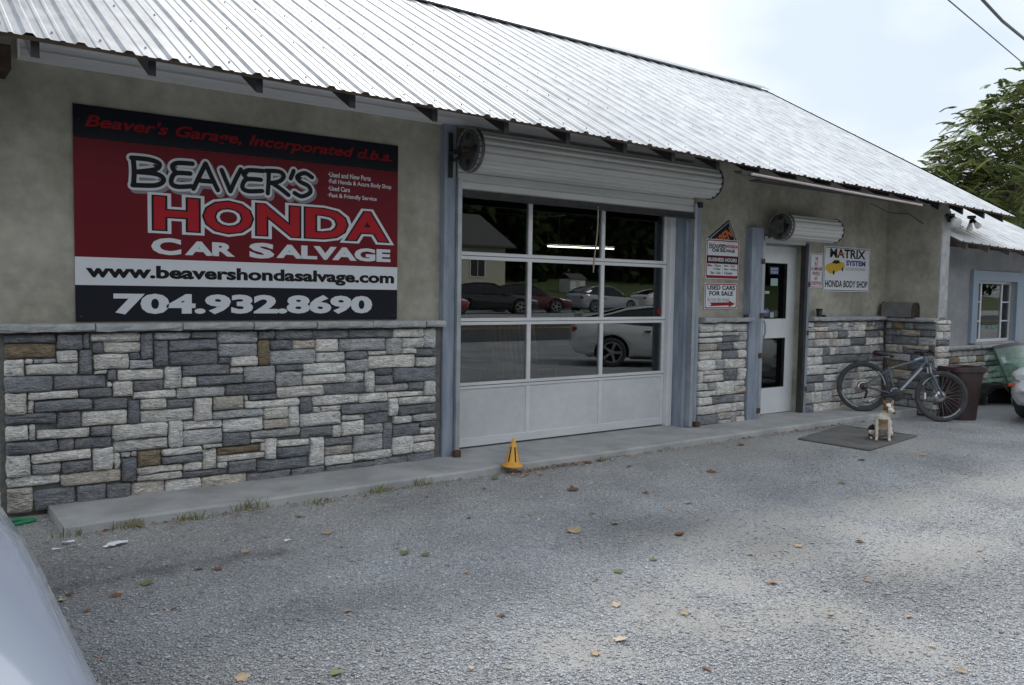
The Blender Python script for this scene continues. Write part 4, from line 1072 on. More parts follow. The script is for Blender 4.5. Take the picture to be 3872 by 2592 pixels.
mat('rubber_mat', (.11, .11, .105), (.16, .157, .15), scale=5, rough=.9, fine=.15, fscale=80)
mc = [on_ground(u, v) for u, v in ((3020, 1664), (3186, 1613), (3464, 1653), (3286, 1707))]
def rub(b):
    n = 12; vs = []; fs = []
    for h in (.011, -.01):
        for j in range(n+1):
            for i in range(n+1):
                p = mc[0].lerp(mc[1], i/n).lerp(mc[3].lerp(mc[2], i/n), j/n); vs.append((p.x, p.y, gz(p.x, p.y)+h+(.003*math.sin(i*1.7+j) if h > 0 else 0)))
    m = n+1
    for j in range(n):
        for i in range(n): fs.append((j*m+i, j*m+i+1, (j+1)*m+i+1, (j+1)*m+i))
    o = m*m
    for i in range(n):
        fs.append((i, o+i, o+i+1, i+1)); fs.append((n*m+i, n*m+i+1, o+n*m+i+1, o+n*m+i))
        fs.append((i*m, (i+1)*m, o+(i+1)*m, o+i*m)); fs.append((i*m+n, o+i*m+n, o+(i+1)*m+n, (i+1)*m+n))
    b.add(vs, fs, 0, False)
tm = thing('rubber_mat', 'flat dark rubber mat lying on the gravel under the dog', 'mat', tuple((mc[0]+mc[2])/2))
part(tm, 'sheet', 'rubber_mat', rub)
edge = [Vector((p.x, p.y, gz(p.x, p.y)+.011)) for p in mc]
part(tm, 'edge_binding', 'rubber_mat', lambda b: [b.tube([edge[i], edge[(i+1) % 4]], .009, 6) for i in range(4)])

# brown waste bin
mat('bin_plastic', (.05, .031, .031), (.075, .046, .044), scale=4, rough=.45, fine=.12, fscale=30)
bp = on_ground(3620, 1584)
t = thing('waste_bin', 'tapered maroon plastic waste bin behind the bicycle front wheel', 'bin', tuple(bp))
def rsq(s, r, z, n=5, sx=1.0):
    out = []
    for cx, cy, a in ((s-r, s-r, 0), (-s+r, s-r, 90), (-s+r, -s+r, 180), (s-r, -s+r, 270)):
        for k in range(n): q = math.radians(a+90*k/(n-1)); out.append(((cx+r*math.cos(q))*sx, cy+r*math.sin(q), z))
    return out
Mb = Matrix.Translation(bp) @ Matrix.Rotation(math.radians(-22), 4, 'Z')
MB().loft([rsq(.175, .09, 0), rsq(.18, .09, .015), rsq(.205, .09, .45), rsq(.208, .09, .46), rsq(.215, .09, .53), rsq(.225, .09, .66)]).build('body', 'bin_plastic', t, Mb, fix=True)
MB().loft([rsq(.238, .09, .625), rsq(.252, .09, .63), rsq(.252, .09, .685), rsq(.225, .08, .69), rsq(.21, .07, .66)], sm=False).build('rim', 'bin_plastic', t, Mb, fix=True)
for s in (-1, 1):
    part(t, 'handle', 'bin_plastic', lambda b: b.tube([(s*.25, -.1, .64), (s*.30, -.09, .6), (s*.30, .09, .6), (s*.25, .1, .64)], .016, 8), frame=Mb)

# plastic wheel-arch liner
lp = on_ground(3770, 1531)
Ml = Matrix.Translation(lp) @ Matrix.Rotation(math.radians(-35), 4, 'Z')
def liner(b, r0, r1, y0, y1):
    n = 22; rings = []
    for k in range(n+1):
        a = PI*(-.02+1.0*k/n); wv = .012*math.sin(k*1.4)
        c, s = math.cos(a), math.sin(a)
        rings.append([((r0+wv)*c*1.05, y0, (r0+wv)*s), ((r1+wv)*c*1.05, y0, (r1+wv)*s), ((r1+wv)*c*1.05, y1, (r1+wv)*s), ((r0+wv)*c*1.05, y1, (r0+wv)*s)])
    b.loft(rings, sm=False)
t = thing('wheel_arch_liner', 'black plastic wheel arch liner standing against the annex stonework', 'car part', Ml)
part(t, 'arch', 'black_plastic', lambda b: liner(b, .31, .325, -.14, .16), frame=Ml, fix=True)
part(t, 'lip', 'black_plastic', lambda b: liner(b, .27, .312, -.155, -.138), frame=Ml, fix=True)
part(t, 'inner_wall', 'black_plastic', lambda b: b.prism([(.31*math.cos(PI*k/16), .31*math.sin(PI*k/16)) for k in range(17)]+[(-.12, 0), (-.12, .18), (-.05, .2), (-.05, 0)], lambda a, c, d: (a, d, c), .145, .157), frame=Ml, fix=True)
part(t, 'bracket', 'rust', lambda b: b.box(-.03, .05, -.17, -.156, .28, .32), frame=Ml)

# windscreen leaning on the annex
glass_mat('screen_glass', (.55, .80, .70), .06, grime=.12)
s0 = at_y(3783, 1400, -.55)
sx, sw = s0.x, 1.45
def screen_p(u, v):
    # u across 0..1, v up 0..1
    x = sx+sw*u+(.5-u)*.16*v; bow = .10*(1-(2*u-1)**2)
    return Vector((x, -.80+.42*v-bow*.9, .0+gz(x, -.8)+.86*v+.05*(1-(2*u-1)**2)*v))
def screen(b, u0, u1, v0, v1, off=0.0, n=14, m=8):
    vs = []
    for h in (0, .006):
        for j in range(m+1):
            for i in range(n+1):
                p = screen_p(u0+(u1-u0)*i/n, v0+(v1-v0)*j/m); vs.append((p.x, p.y+h-off, p.z))
    q = n+1; o = q*(m+1); fs = []
    for j in range(m):
        for i in range(n): fs += [(j*q+i, j*q+i+1, (j+1)*q+i+1, (j+1)*q+i), (o+j*q+i, o+(j+1)*q+i, o+(j+1)*q+i+1, o+j*q+i+1)]
    b.add(vs, fs, 0, True)
t = thing('windscreen', 'loose green tinted car windscreen leaning against the annex wall', 'windscreen', tuple(screen_p(.5, 0)))
part(t, 'glass', 'screen_glass', lambda b: screen(b, 0, 1, 0, 1))
part(t, 'black_edge', 'black_plastic', lambda b: screen(b, 0, 1, .95, 1.0, .004, 14, 1))
part(t, 'black_edge', 'black_plastic', lambda b: screen(b, 0, .02, 0, .949, .004, 1, 8))
part(t, 'sticker', 'sticker_pale', lambda b: screen(b, .05, .12, .70, .80, .006, 1, 1))

# hose and board at the left corner
mat('hose_green', (.015, .20, .085), (.02, .26, .11), scale=10, rough=.4)
hp = [on_ground(u, v) for u, v in ((-120, 1880), (-40, 1890), (20, 1897), (70, 1912), (105, 1938), (118, 1962), (98, 1982), (55, 1992), (0, 1997), (-90, 1995))]
for i_, q_ in enumerate(hp):
    q_.y = min(q_.y, -.17-.012*i_); q_.z = gz(q_.x, q_.y)
hp[2].y = hp[1].y = hp[0].y = -.17
pts = []
for i in range(len(hp)-1):
    p0, p1, p2, p3 = hp[max(i-1, 0)], hp[i], hp[i+1], hp[min(i+2, len(hp)-1)]
    for k in range(5):
        q = k/5; pts.append(.5*((2*p1)+(p2-p0)*q+(2*p0-5*p1+4*p2-p3)*q*q+(3*p1-p0-3*p2+p3)*q**3)+Vector((0, 0, .014)))
tag(MB().tube(pts, .0135, 8).build('garden_hose', 'hose_green'), 'green garden hose looped on the ground at the stone corner', 'hose')
b = MB(); pb = on_ground(18, 1893); pt = at_y(-28, 1690, pb.y+.25)
ax = (pt-pb).normalized(); sd_ = Vector((1, .1, 0)).normalized(); nn = ax.cross(sd_).normalized()
rings = [[p+sd_*.04+nn*.012, p-sd_*.04+nn*.012, p-sd_*.04-nn*.012, p+sd_*.04-nn*.012] for p in (pb, pb+ax*1.1)]
tag(b.loft(rings, sm=False).build('wooden_board', 'plank', fix=True), 'brown wooden board leaning beside the stone corner', 'board')

# ================================================================== BICYCLE
mat('tyre', (.045, .046, .048), (.07, .07, .07), scale=20, rough=.85)
mat('rim_black', (.03, .03, .032), (.05, .05, .05), scale=10, rough=.5)
mat('bike_paint', (.085, .115, .145), (.11, .14, .17), scale=8, rough=.3, coat=.4)
mat('bike_silver', (.42, .45, .48), rough=.3, metal=.4)
mat('chrome', (.55, .55, .55), rough=.25, metal=.9)
mat('brown_chain', (.14, .085, .05), (.08, .055, .04), scale=40, rough=.6, metal=.4)
mat('reflector', (.75, .75, .72), rough=.3)
mat('red_light', (.30, .02, .02), rough=.3)
rc = at_z(3258, 1546, 0.0); rc = Vector((10.0, -.36, 0.0))
head = math.radians(-48)
WR = .352
Mbk = Matrix.Translation(rc) @ Matrix.Scale(.91, 4) @ Matrix.Rotation(head, 4, 'Z') @ Matrix.Rotation(math.radians(5.7), 4, 'Y') @ Matrix.Rotation(math.radians(-7), 4, 'X') @ Matrix.Translation((0, 0, WR))
bike = thing('bicycle', 'dark blue mountain bicycle with silver decals leaning at the stone corner', 'bicycle', Mbk)
RA, FA, BBk = Vector((0, 0, 0)), Vector((1.03, 0, 0)), Vector((.44, 0, -.06))
SCL, HT, HB = Vector((.305, 0, .288)), Vector((.755, 0, .512)), Vector((.785, 0, .435))
def bt(name, m, pts, r, n=10): return part(bike, name, m, lambda b: b.tube(pts, r, n), frame=Mbk)
fr_ = part(bike, 'frame', 'bike_paint', lambda b: (b.tube([SCL, HT+(HB-HT)*.2], [.017, .021], 12), b.tube([BBk, HB-(HB-HT)*.15], [.024, .026], 12), b.tube([BBk, SCL+(SCL-BBk)*.06], .017, 12), b.tube([HT+(HT-HB)*.15, HB+(HB-HT)*.1], .024, 12),
    *[b.tube([BBk+Vector((-.03, s*.035, 0)), RA+Vector((.08, s*.065, -.004)), RA+Vector((0, s*.068, 0))], [.012, .011, .011], 8) for s in (-1, 1)],
    *[b.tube([SCL+Vector((0, s*.02, -.02)), RA+Vector((.03, s*.066, .03)), RA+Vector((0, s*.068, 0))], [.010, .009, .009], 8) for s in (-1, 1)], b.tube([BBk+Vector((0, -.04, 0)), BBk+Vector((0, .04, 0))], .024, 12)), frame=Mbk)
d_ = (HB-BBk).normalized(); up_ = Vector((-d_.z, 0, d_.x))
for k in range(1):
    b = MB(); b.tube([BBk.lerp(HB, .12)+Vector((.004, -.008, -.004)), BBk.lerp(HB, .85)+Vector((.004, -.008, -.004))], .0215, 10); b.build('decal', 'bike_silver', fr_, Mbk)
b = MB(); b.tube([SCL.lerp(HT, .72)+Vector((0, -.006, .005)), SCL.lerp(HT, .95)+Vector((0, -.006, .004))], .0175, 10); b.build('decal', 'bike_silver', fr_, Mbk)
bt('seat_post', 'black_plastic', [SCL, SCL+(SCL-BBk).normalized()*.17], .0135)
sp = SCL+(SCL-BBk).normalized()*.175
def saddle(b):
    rings = []
    for x, w, z, h in ((-.14, .045, .012, .03), (-.12, .075, .016, .05), (-.06, .07, .014, .05), (0, .04, .008, .04), (.07, .022, .006, .032), (.125, .017, .002, .026), (.14, .008, -.006, .012)):
        rings.append([(sp.x+x-.02, w*math.cos(2*PI*k/12), sp.z+.02+z+h*.8*math.sin(2*PI*k/12)) for k in range(12)])
    b.loft(rings)
sad = part(bike, 'saddle', 'black_plastic', saddle, frame=Mbk, fix=True)
part(sad, 'rail', 'chrome', lambda b: (b.tube([sp+Vector((-.09, -.02, .02)), sp+Vector((-.03, -.02, -.01)), sp+Vector((.06, -.015, .012))], .004, 6), b.tube([sp+Vector((-.09, .02, .02)), sp+Vector((-.03, .02, -.01)), sp+Vector((.06, .015, .012))], .004, 6)), frame=Mbk)
part(bike, 'rear_light', 'red_light', lambda b: b.box(sp.x-.16, sp.x-.115, -.03, .03, sp.z-.035, sp.z+.01, b=.006), frame=Mbk, fix=True)
part(bike, 'seat_clamp', 'print_yellow', lambda b: b.tube([SCL+Vector((.05, -.016, .02)), SCL+Vector((.062, -.016, .028))], .012, 8), frame=Mbk)
def wheel(centre, parent, M, rear):
    C_ = Matrix.Translation(centre) @ Matrix.Rotation(PI/2, 4, 'X'); rg = random.Random(4 if rear else 8)
    w = MB(); n = 56; tw = .026
    prof_ = [(WR-.052, -.016), (WR-.045, -.022), (WR-.025, -tw), (WR-.006, -.018), (WR, 0), (WR-.006, .018), (WR-.025, tw), (WR-.045, .022), (WR-.052, .016)]
    w.lathe(prof_, n, C_); wh = w.build('wheel', 'tyre', parent, M, fix=True)
    MB().lathe([(WR-.05, -.013), (WR-.072, -.012), (WR-.076, 0), (WR-.072, .012), (WR-.05, .013)], n, C_).build('rim', 'rim_black', wh, M, fix=True)
    for a0, a1 in (((.2, .95), (3.5, 4.6)) if rear else ((1.8, 2.7), (4.9, 5.8))):
        vs = []; K = 14
        for k in range(K+1):
            a = a0+(a1-a0)*k/K
            for rr in (WR-.069, WR-.0515): vs.append(C_ @ Vector((rr*math.cos(a), rr*math.sin(a), .0145)))
        MB().add(vs, [(2*k, 2*k+1, 2*k+3, 2*k+2) for k in range(K)]).build('rim_decal', 'bike_silver', wh, M)
    MB().lathe([(.012, -.05), (.024, -.04), (.024, -.03), (.014, -.025), (.014, .025), (.024, .03), (.024, .04), (.012, .05)], 14, C_).build('hub', 'chrome', wh, M)
    MB().lathe([(.03, -.032), (.078, -.032), (.078, -.03), (.03, -.03)], 24, C_).build('brake_disc', 'chrome', wh, M)
    for k in range(28):
        a = 2*PI*k/28; s = .028 if k % 2 else -.028; tw_ = (.5 if (k//2) % 2 else -.5)
        MB().tube([C_ @ Vector((.023*math.cos(a+tw_), .023*math.sin(a+tw_), s)), C_ @ Vector(((WR-.072)*math.cos(a), (WR-.072)*math.sin(a), 0))], .0011, 4).build('spoke', 'chrome', wh, M)
    a = -.9 if rear else 3.25
    MB().box(-.012, .012, -.045, .045, -.008, .008, b=.003).build('reflector', 'reflector', wh, M @ C_ @ Matrix.Rotation(a, 4, 'Z') @ Matrix.Translation((WR*.62, 0, .02)), fix=True)
    return wh
rw = wheel(RA, bike, Mbk, True)
MB().lathe([(.015, .03), (.052, .03), (.05, .036), (.046, .04), (.042, .046), (.036, .052), (.028, .058), (.015, .06)], 22, Matrix.Rotation(PI/2, 4, 'X')).build('cassette', 'brown_chain', rw, Mbk)
cr = part(bike, 'crankset', 'rim_black', lambda b: b.lathe([(.02, .05), (.085, .05), (.088, .053), (.085, .056), (.02, .056)], 30, Matrix.Translation(BBk) @ Matrix.Rotation(PI/2, 4, 'X')), frame=Mbk)
part(cr, 'crank_arm', 'rim_black', lambda b: b.tube([BBk+Vector((0, -.066, 0)), BBk+Vector((-.165, -.075, -.035))], [.014, .011], 8), frame=Mbk)
part(cr, 'crank_arm', 'rim_black', lambda b: b.tube([BBk+Vector((0, .06, 0)), BBk+Vector((.165, .07, .035))], [.014, .011], 8), frame=Mbk)
for s, q in ((-1, Vector((-.165, -.12, -.035))), (1, Vector((.165, .115, .035)))):
    part(cr, 'pedal', 'black_plastic', lambda b: b.box(BBk.x+q.x-.045, BBk.x+q.x+.045, q.y-.04, q.y+.04, BBk.z+q.z-.012, BBk.z+q.z+.012, b=.004), frame=Mbk, fix=True)
part(cr, 'bash_guard', 'bike_silver', lambda b: b.tube([BBk+Vector((-.085, -.058, .03)), BBk+Vector((-.06, -.06, .075)), BBk+Vector((.0, -.06, .092))], .011, 6), frame=Mbk)
part(bike, 'chain', 'brown_chain', lambda b: (b.tube([BBk+Vector((0, -.053, .086)), Vector((0, -.045, .045))], .005, 5), b.tube([BBk+Vector((0, -.053, -.086)), Vector((.05, -.045, -.13)), Vector((.02, -.045, -.1))], .005, 5)), frame=Mbk)
part(bike, 'rear_derailleur', 'black_plastic', lambda b: (b.tube([(.01, -.07, -.02), (.045, -.075, -.07), (.035, -.07, -.15)], [.016, .018, .012], 8), b.tube([(.035, -.06, -.15), (.035, -.05, -.15)], .02, 10)), frame=Mbk)
# steering assembly turned slightly
st = math.radians(4)
Mst = Mbk @ Matrix.Translation(HB) @ Matrix.Rotation(st, 4, (HT-HB).normalized()) @ Matrix.Translation(-HB)
fk = part(bike, 'fork', 'bike_paint', lambda b: (b.box(HB.x+.01, HB.x+.055, -.075, .075, HB.z-.05, HB.z-.015, b=.006), *[b.tube([Vector((.845, s*.06, .30)), FA+Vector((0, s*.06, 0))], [.017, .016], 10) for s in (-1, 1)]), frame=Mst, fix=True)
for s in (-1, 1): part(fk, 'stanchion', 'chrome', lambda b: b.tube([HB+Vector((.03, s*.06, -.02)), Vector((.85, s*.06, .29))], .0135, 10), frame=Mst)
wheel(FA, bike, Mst, False)
hbc = HT+(HT-HB).normalized()*.07+Vector((.03, 0, 0))
hb = part(bike, 'handlebar', 'black_plastic', lambda b: (b.tube([HT+(HT-HB)*.1, HT+(HT-HB).normalized()*.065, hbc+Vector((.03, 0, .005))], .017, 10), b.tube([hbc+Vector((-.03, -.3, .02)), hbc+Vector((.025, -.12, .012)), hbc+Vector((.03, 0, .005)), hbc+Vector((.025, .12, .012)), hbc+Vector((-.03, .3, .02))], .0125, 10)), frame=Mst)
for s in (-1, 1):
    part(hb, 'grip', 'black_plastic', lambda b: b.tube([hbc+Vector((-.009, s*.19, .0165)), hbc+Vector((-.032, s*.305, .021))], .0175, 10), frame=Mst)
    part(hb, 'brake_lever', 'black_plastic', lambda b: (b.tube([hbc+Vector((.0, s*.165, .012)), hbc+Vector((.05, s*.18, -.012)), hbc+Vector((.03, s*.27, -.02))], [.012, .008, .006], 7), b.box(hbc.x-.01, hbc.x+.04, s*.15-.02, s*.15+.02, hbc.z-.02, hbc.z+.015)), frame=Mst)
part(hb, 'cable', 'black_plastic', lambda b: b.tube([hbc+Vector((.04, -.15, 0)), hbc+Vector((.11, -.06, -.03)), hbc+Vector((.09, 0, -.1)), HB+Vector((.04, -.02, .0))], .0035, 5), frame=Mst)

# ================================================================== DOG
def ell(bm, c, r, rot=None, seg=2):
    M = Matrix.Translation(c) @ (rot.to_matrix().to_4x4() if rot else Matrix.Identity(4)) @ Matrix.Diagonal((r[0], r[1], r[2], 1))
    bmesh.ops.create_icosphere(bm, subdivisions=seg, radius=1.0, matrix=M)
def limb(bm, pts, rs):
    for i in range(len(pts)-1):
        a, c = Vector(pts[i]), Vector(pts[i+1]); n = max(2, int((c-a).length/.012))
        for k in range(n+1):
            t = k/n; r = rs[i]+(rs[i+1]-rs[i])*t
            bmesh.ops.create_icosphere(bm, subdivisions=1, radius=r, matrix=Matrix.Translation(a.lerp(c, t)))
def dog_mesh():
    bm = bmesh.new(); V = Vector
    # x viewer's right, y away from viewer, z up
    ell(bm, V((.012, .07, .165)), (.088, .105, .10)); ell(bm, V((.015, .03, .205)), (.082, .085, .085)); ell(bm, V((.02, .0, .235)), (.066, .07, .065))
    ell(bm, V((-.005, .13, .10)), (.1, .1, .085)); ell(bm, V((.02, .02, .155)), (.07, .07, .075))
    limb(bm, [(.022, .01, .25), (.045, -.005, .30), (.06, -.015, .335)], [.06, .052, .047])     # neck
    ell(bm, V((.066, -.022, .357)), (.050, .055, .046))                                         # skull
    limb(bm, [(.078, -.05, .345), (.105, -.085, .322), (.122, -.104, .314)], [.034, .023, .017])  # muzzle
    ell(bm, V((.092, -.055, .33)), (.03, .035, .022)); ell(bm, V((.078, -.058, .368)), (.026, .022, .018))
    # ears
    for bx, by, tx, ty in ((.030, -.005, .004, .004), (.095, .0, .112, .012)):
        limb(bm, [(bx, by, .385), ((bx+tx)/2, (by+ty)/2, .415), (tx, ty, .446)], [.021, .015, .004])
    # front legs
    limb(bm, [(-.03, -.01, .20), (-.036, -.03, .12), (-.036, -.035, .03), (-.038, -.05, .014)], [.034, .021, .016, .018])
    limb(bm, [(.075, -.005, .20), (.083, -.025, .12), (.085, -.03, .03), (.087, -.047, .014)], [.034, .021, .016, .018])
    for x, y in ((-.038, -.058), (.088, -.055)):
        for k in (-1, 0, 1): ell(bm, V((x+k*.010, y-.006+abs(k)*.004, .009)), (.007, .013, .009), None, 1)
    # hind legs folded: thigh, knee forward, hock behind, long foot
    for s, x in ((-1, -.085), (1, .085)):
        ell(bm, V((x, .10, .085)), (.042, .072, .062)); limb(bm, [(x+s*.012, .055, .075), (x+s*.014, .13, .032)], [.03, .022])
        limb(bm, [(x+s*.008, .13, .022), (x+s*.004, .02, .014), (x, -.005, .013)], [.016, .014, .015])
    limb(bm, [(-.03, .2, .05), (-.09, .23, .02), (-.13, .2, .012)], [.018, .012, .007])              # tail
    me = bpy.data.meshes.new('dog'); bm.to_mesh(me); bm.free()
    ob = bpy.data.objects.new('dog_tmp', me); COL.objects.link(ob)
    rm = ob.modifiers.new('r', 'REMESH'); rm.mode = 'VOXEL'; rm.voxel_size = .0032
    sm = ob.modifiers.new('s', 'SMOOTH'); sm.iterations = 5; sm.factor = .5
    out = evaluated_mesh(ob, 'dog'); bpy.data.objects.remove(ob); bpy.data.meshes.remove(me)
    ca = out.color_attributes.new('col', 'FLOAT_COLOR', 'POINT')
    cream, brown, black, tan, pink = (.74, .67, .58), (.22, .105, .048), (.03, .026, .025), (.34, .24, .17), (.5, .30, .24)
    from mathutils import noise
    for v in out.vertices:
        x, y, z = v.co; n = noise.noise(v.co*38)*.012; c = cream
        if z > .30:
            if x+n < .062 and z < .375 and y < .03: c = brown
            if z > .375 and (x < .045 or x > .088): c = brown
            if .062 <= x+n*.5 < .085 and z > .335: c = (.80, .77, .72)
            if x > .085 and z > .36 and y > -.03: c = (.42, .3, .22)
            if x > .105 and y < -.085: c = (.58, .5, .44)
            if y < -.114: c = black
            if z < .325 and x < .055: c = (.50, .42, .34)
        else:
            if abs(x-.022) < .045+n and .10 < z < .235 and y < .0: c = tan if z > .15 else (.45, .37, .31)
            if x < -.045+n and z > .19 and y > .03: c = black
            if x < -.06+n and .10 < z < .155: c = black
            if x < -.075 and z < .10 and y > .05: c = (.16, .09, .06)
            if x > .05 and y > .06 and z < .12: c = (.13, .08, .06)
            if z < .02: c = pink if y < -.03 else (.4, .3, .24)
        ca.data[v.index].color = (*c, 1)
    for p in out.polygons: p.use_smooth = True
    return out
mat('fur', (1, 1, 1), (.86, .85, .83), scale=60, rough=.9, vcol=True, bump=.35, bscale=160, coord='object', spec=.15, stretch=(1, 1, .35))
mat('dog_eye', (.01, .008, .007), rough=.15)
dp = on_ground(3328, 1671); vd = Vector((dp.x-CAMP.x, dp.y-CAMP.y, 0)).normalized()
Mdg = Matrix(((vd.y, vd.x, 0, dp.x), (-vd.x, vd.y, 0, dp.y), (0, 0, 1, gz(dp.x, dp.y)+.012), (0, 0, 0, 1)))
dm = dog_mesh(); dm.materials.append(MATS['fur'])
dog = place('dog', dm, None, Mdg); tag(dog, 'small white dog with brown face patch sitting on the rubber mat', 'dog')
for x, y, z in ((.064, -.071, .361), (.099, -.066, .361)):
    MB().lathe([(0, -.006), (.0055, -.003), (.007, 0), (.0055, .004), (0, .006)], 10, Matrix.Translation((x, y, z))).build('eye', 'dog_eye', dog, Mdg)
MB().lathe([(0, -.008), (.008, -.005), (.0105, 0), (.007, .006), (0, .008)], 12, Matrix.Translation((.127, -.117, .318))).build('nose', 'dog_eye', dog, Mdg)

# ================================================================== CARS
mat('car_glass', (.012, .014, .015), rough=.06, spec=.6)
mat('car_trim', (.018, .018, .019), rough=.5)
mat('lamp_clear', (.55, .57, .58), rough=.12)
mat('lamp_red', (.35, .03, .02), rough=.2)
mat('lamp_orange', (.55, .10, .03), rough=.25)
mat('alloy', (.42, .43, .44), rough=.3, metal=.7)
PAINTS = {}
def paint(c, rough=.18):
    k = 'paint_%02d' % len(PAINTS)
    if c not in PAINTS: PAINTS[c] = k; mat(k, c, rough=rough, coat=.8)
    return PAINTS[c]
SHAPES = {
 'sedan': dict(L=4.65, W=.875, body=[(0, .60, .45, .80), (.02, .74, .30, .92), (.10, .84, .22, 1.0), (.25, .87, .19, .97), (.45, .88, .18, .93), (.62, .88, .18, .91), (.72, .87, .18, .88), (.84, .84, .2, .80), (.94, .78, .22, .70), (.985, .68, .28, .62), (1, .55, .36, .54)],
      top=[(.10, .985, 1.0), (.16, .98, 1.16), (.25, .96, 1.37), (.36, .95, 1.44), (.47, .94, 1.44), (.54, .93, 1.40), (.62, .91, 1.2), (.72, .875, .885)], wheels=(.20, .80)),
 'coupe': dict(L=4.45, W=.88, body=[(0, .60, .45, .84), (.02, .76, .28, .95), (.08, .85, .22, 1.0), (.22, .88, .19, .98), (.45, .88, .18, .90), (.62, .88, .18, .87), (.74, .87, .18, .82), (.86, .83, .2, .73), (.95, .76, .22, .63), (.985, .66, .28, .57), (1, .52, .36, .5)],
      top=[(.05, .985, 1.0), (.14, .99, 1.10), (.26, .97, 1.25), (.38, .93, 1.31), (.47, .91, 1.31), (.54, .89, 1.26), (.63, .875, 1.1), (.74, .825, .835)], wheels=(.19, .80)),
 'hatch': dict(L=4.2, W=.86, body=[(0, .60, .45, .85), (.02, .74, .30, .98), (.07, .83, .22, 1.03), (.25, .86, .19, .98), (.45, .86, .18, .92), (.62, .86, .18, .89), (.73, .85, .18, .86), (.85, .82, .2, .78), (.94, .76, .22, .68), (.985, .66, .28, .60), (1, .54, .36, .52)],
      top=[(.03, 1.0, 1.02), (.10, .99, 1.22), (.20, .97, 1.36), (.34, .95, 1.42), (.47, .93, 1.41), (.54, .92, 1.36), (.63, .9, 1.15), (.73, .86, .87)], wheels=(.19, .80)),
 'van': dict(L=4.8, W=.95, body=[(0, .80, .42, 1.02), (.01, .90, .30, 1.06), (.1, .94, .24, 1.06), (.4, .95, .22, 1.04), (.65, .95, .22, 1.02), (.78, .94, .22, 1.0), (.9, .88, .24, .9), (.98, .76, .3, .76), (1, .6, .4, .62)],
      top=[(.012, 1.06, 1.10), (.03, 1.06, 1.70), (.08, 1.06, 1.80), (.35, 1.05, 1.84), (.58, 1.04, 1.80), (.64, 1.03, 1.72), (.78, 1.01, 1.03)], wheels=(.18, .80)),
}
SHAPES['near'] = dict(SHAPES['sedan'], wheels=(.20, .89), cab=.84, top=[(x*.82, a, c) for x, a, c in SHAPES['sedan']['top']], body=SHAPES['sedan']['body'][:-3]+[(.94, .83, .22, .72), (.985, .76, .28, .64), (1, .62, .36, .55)])
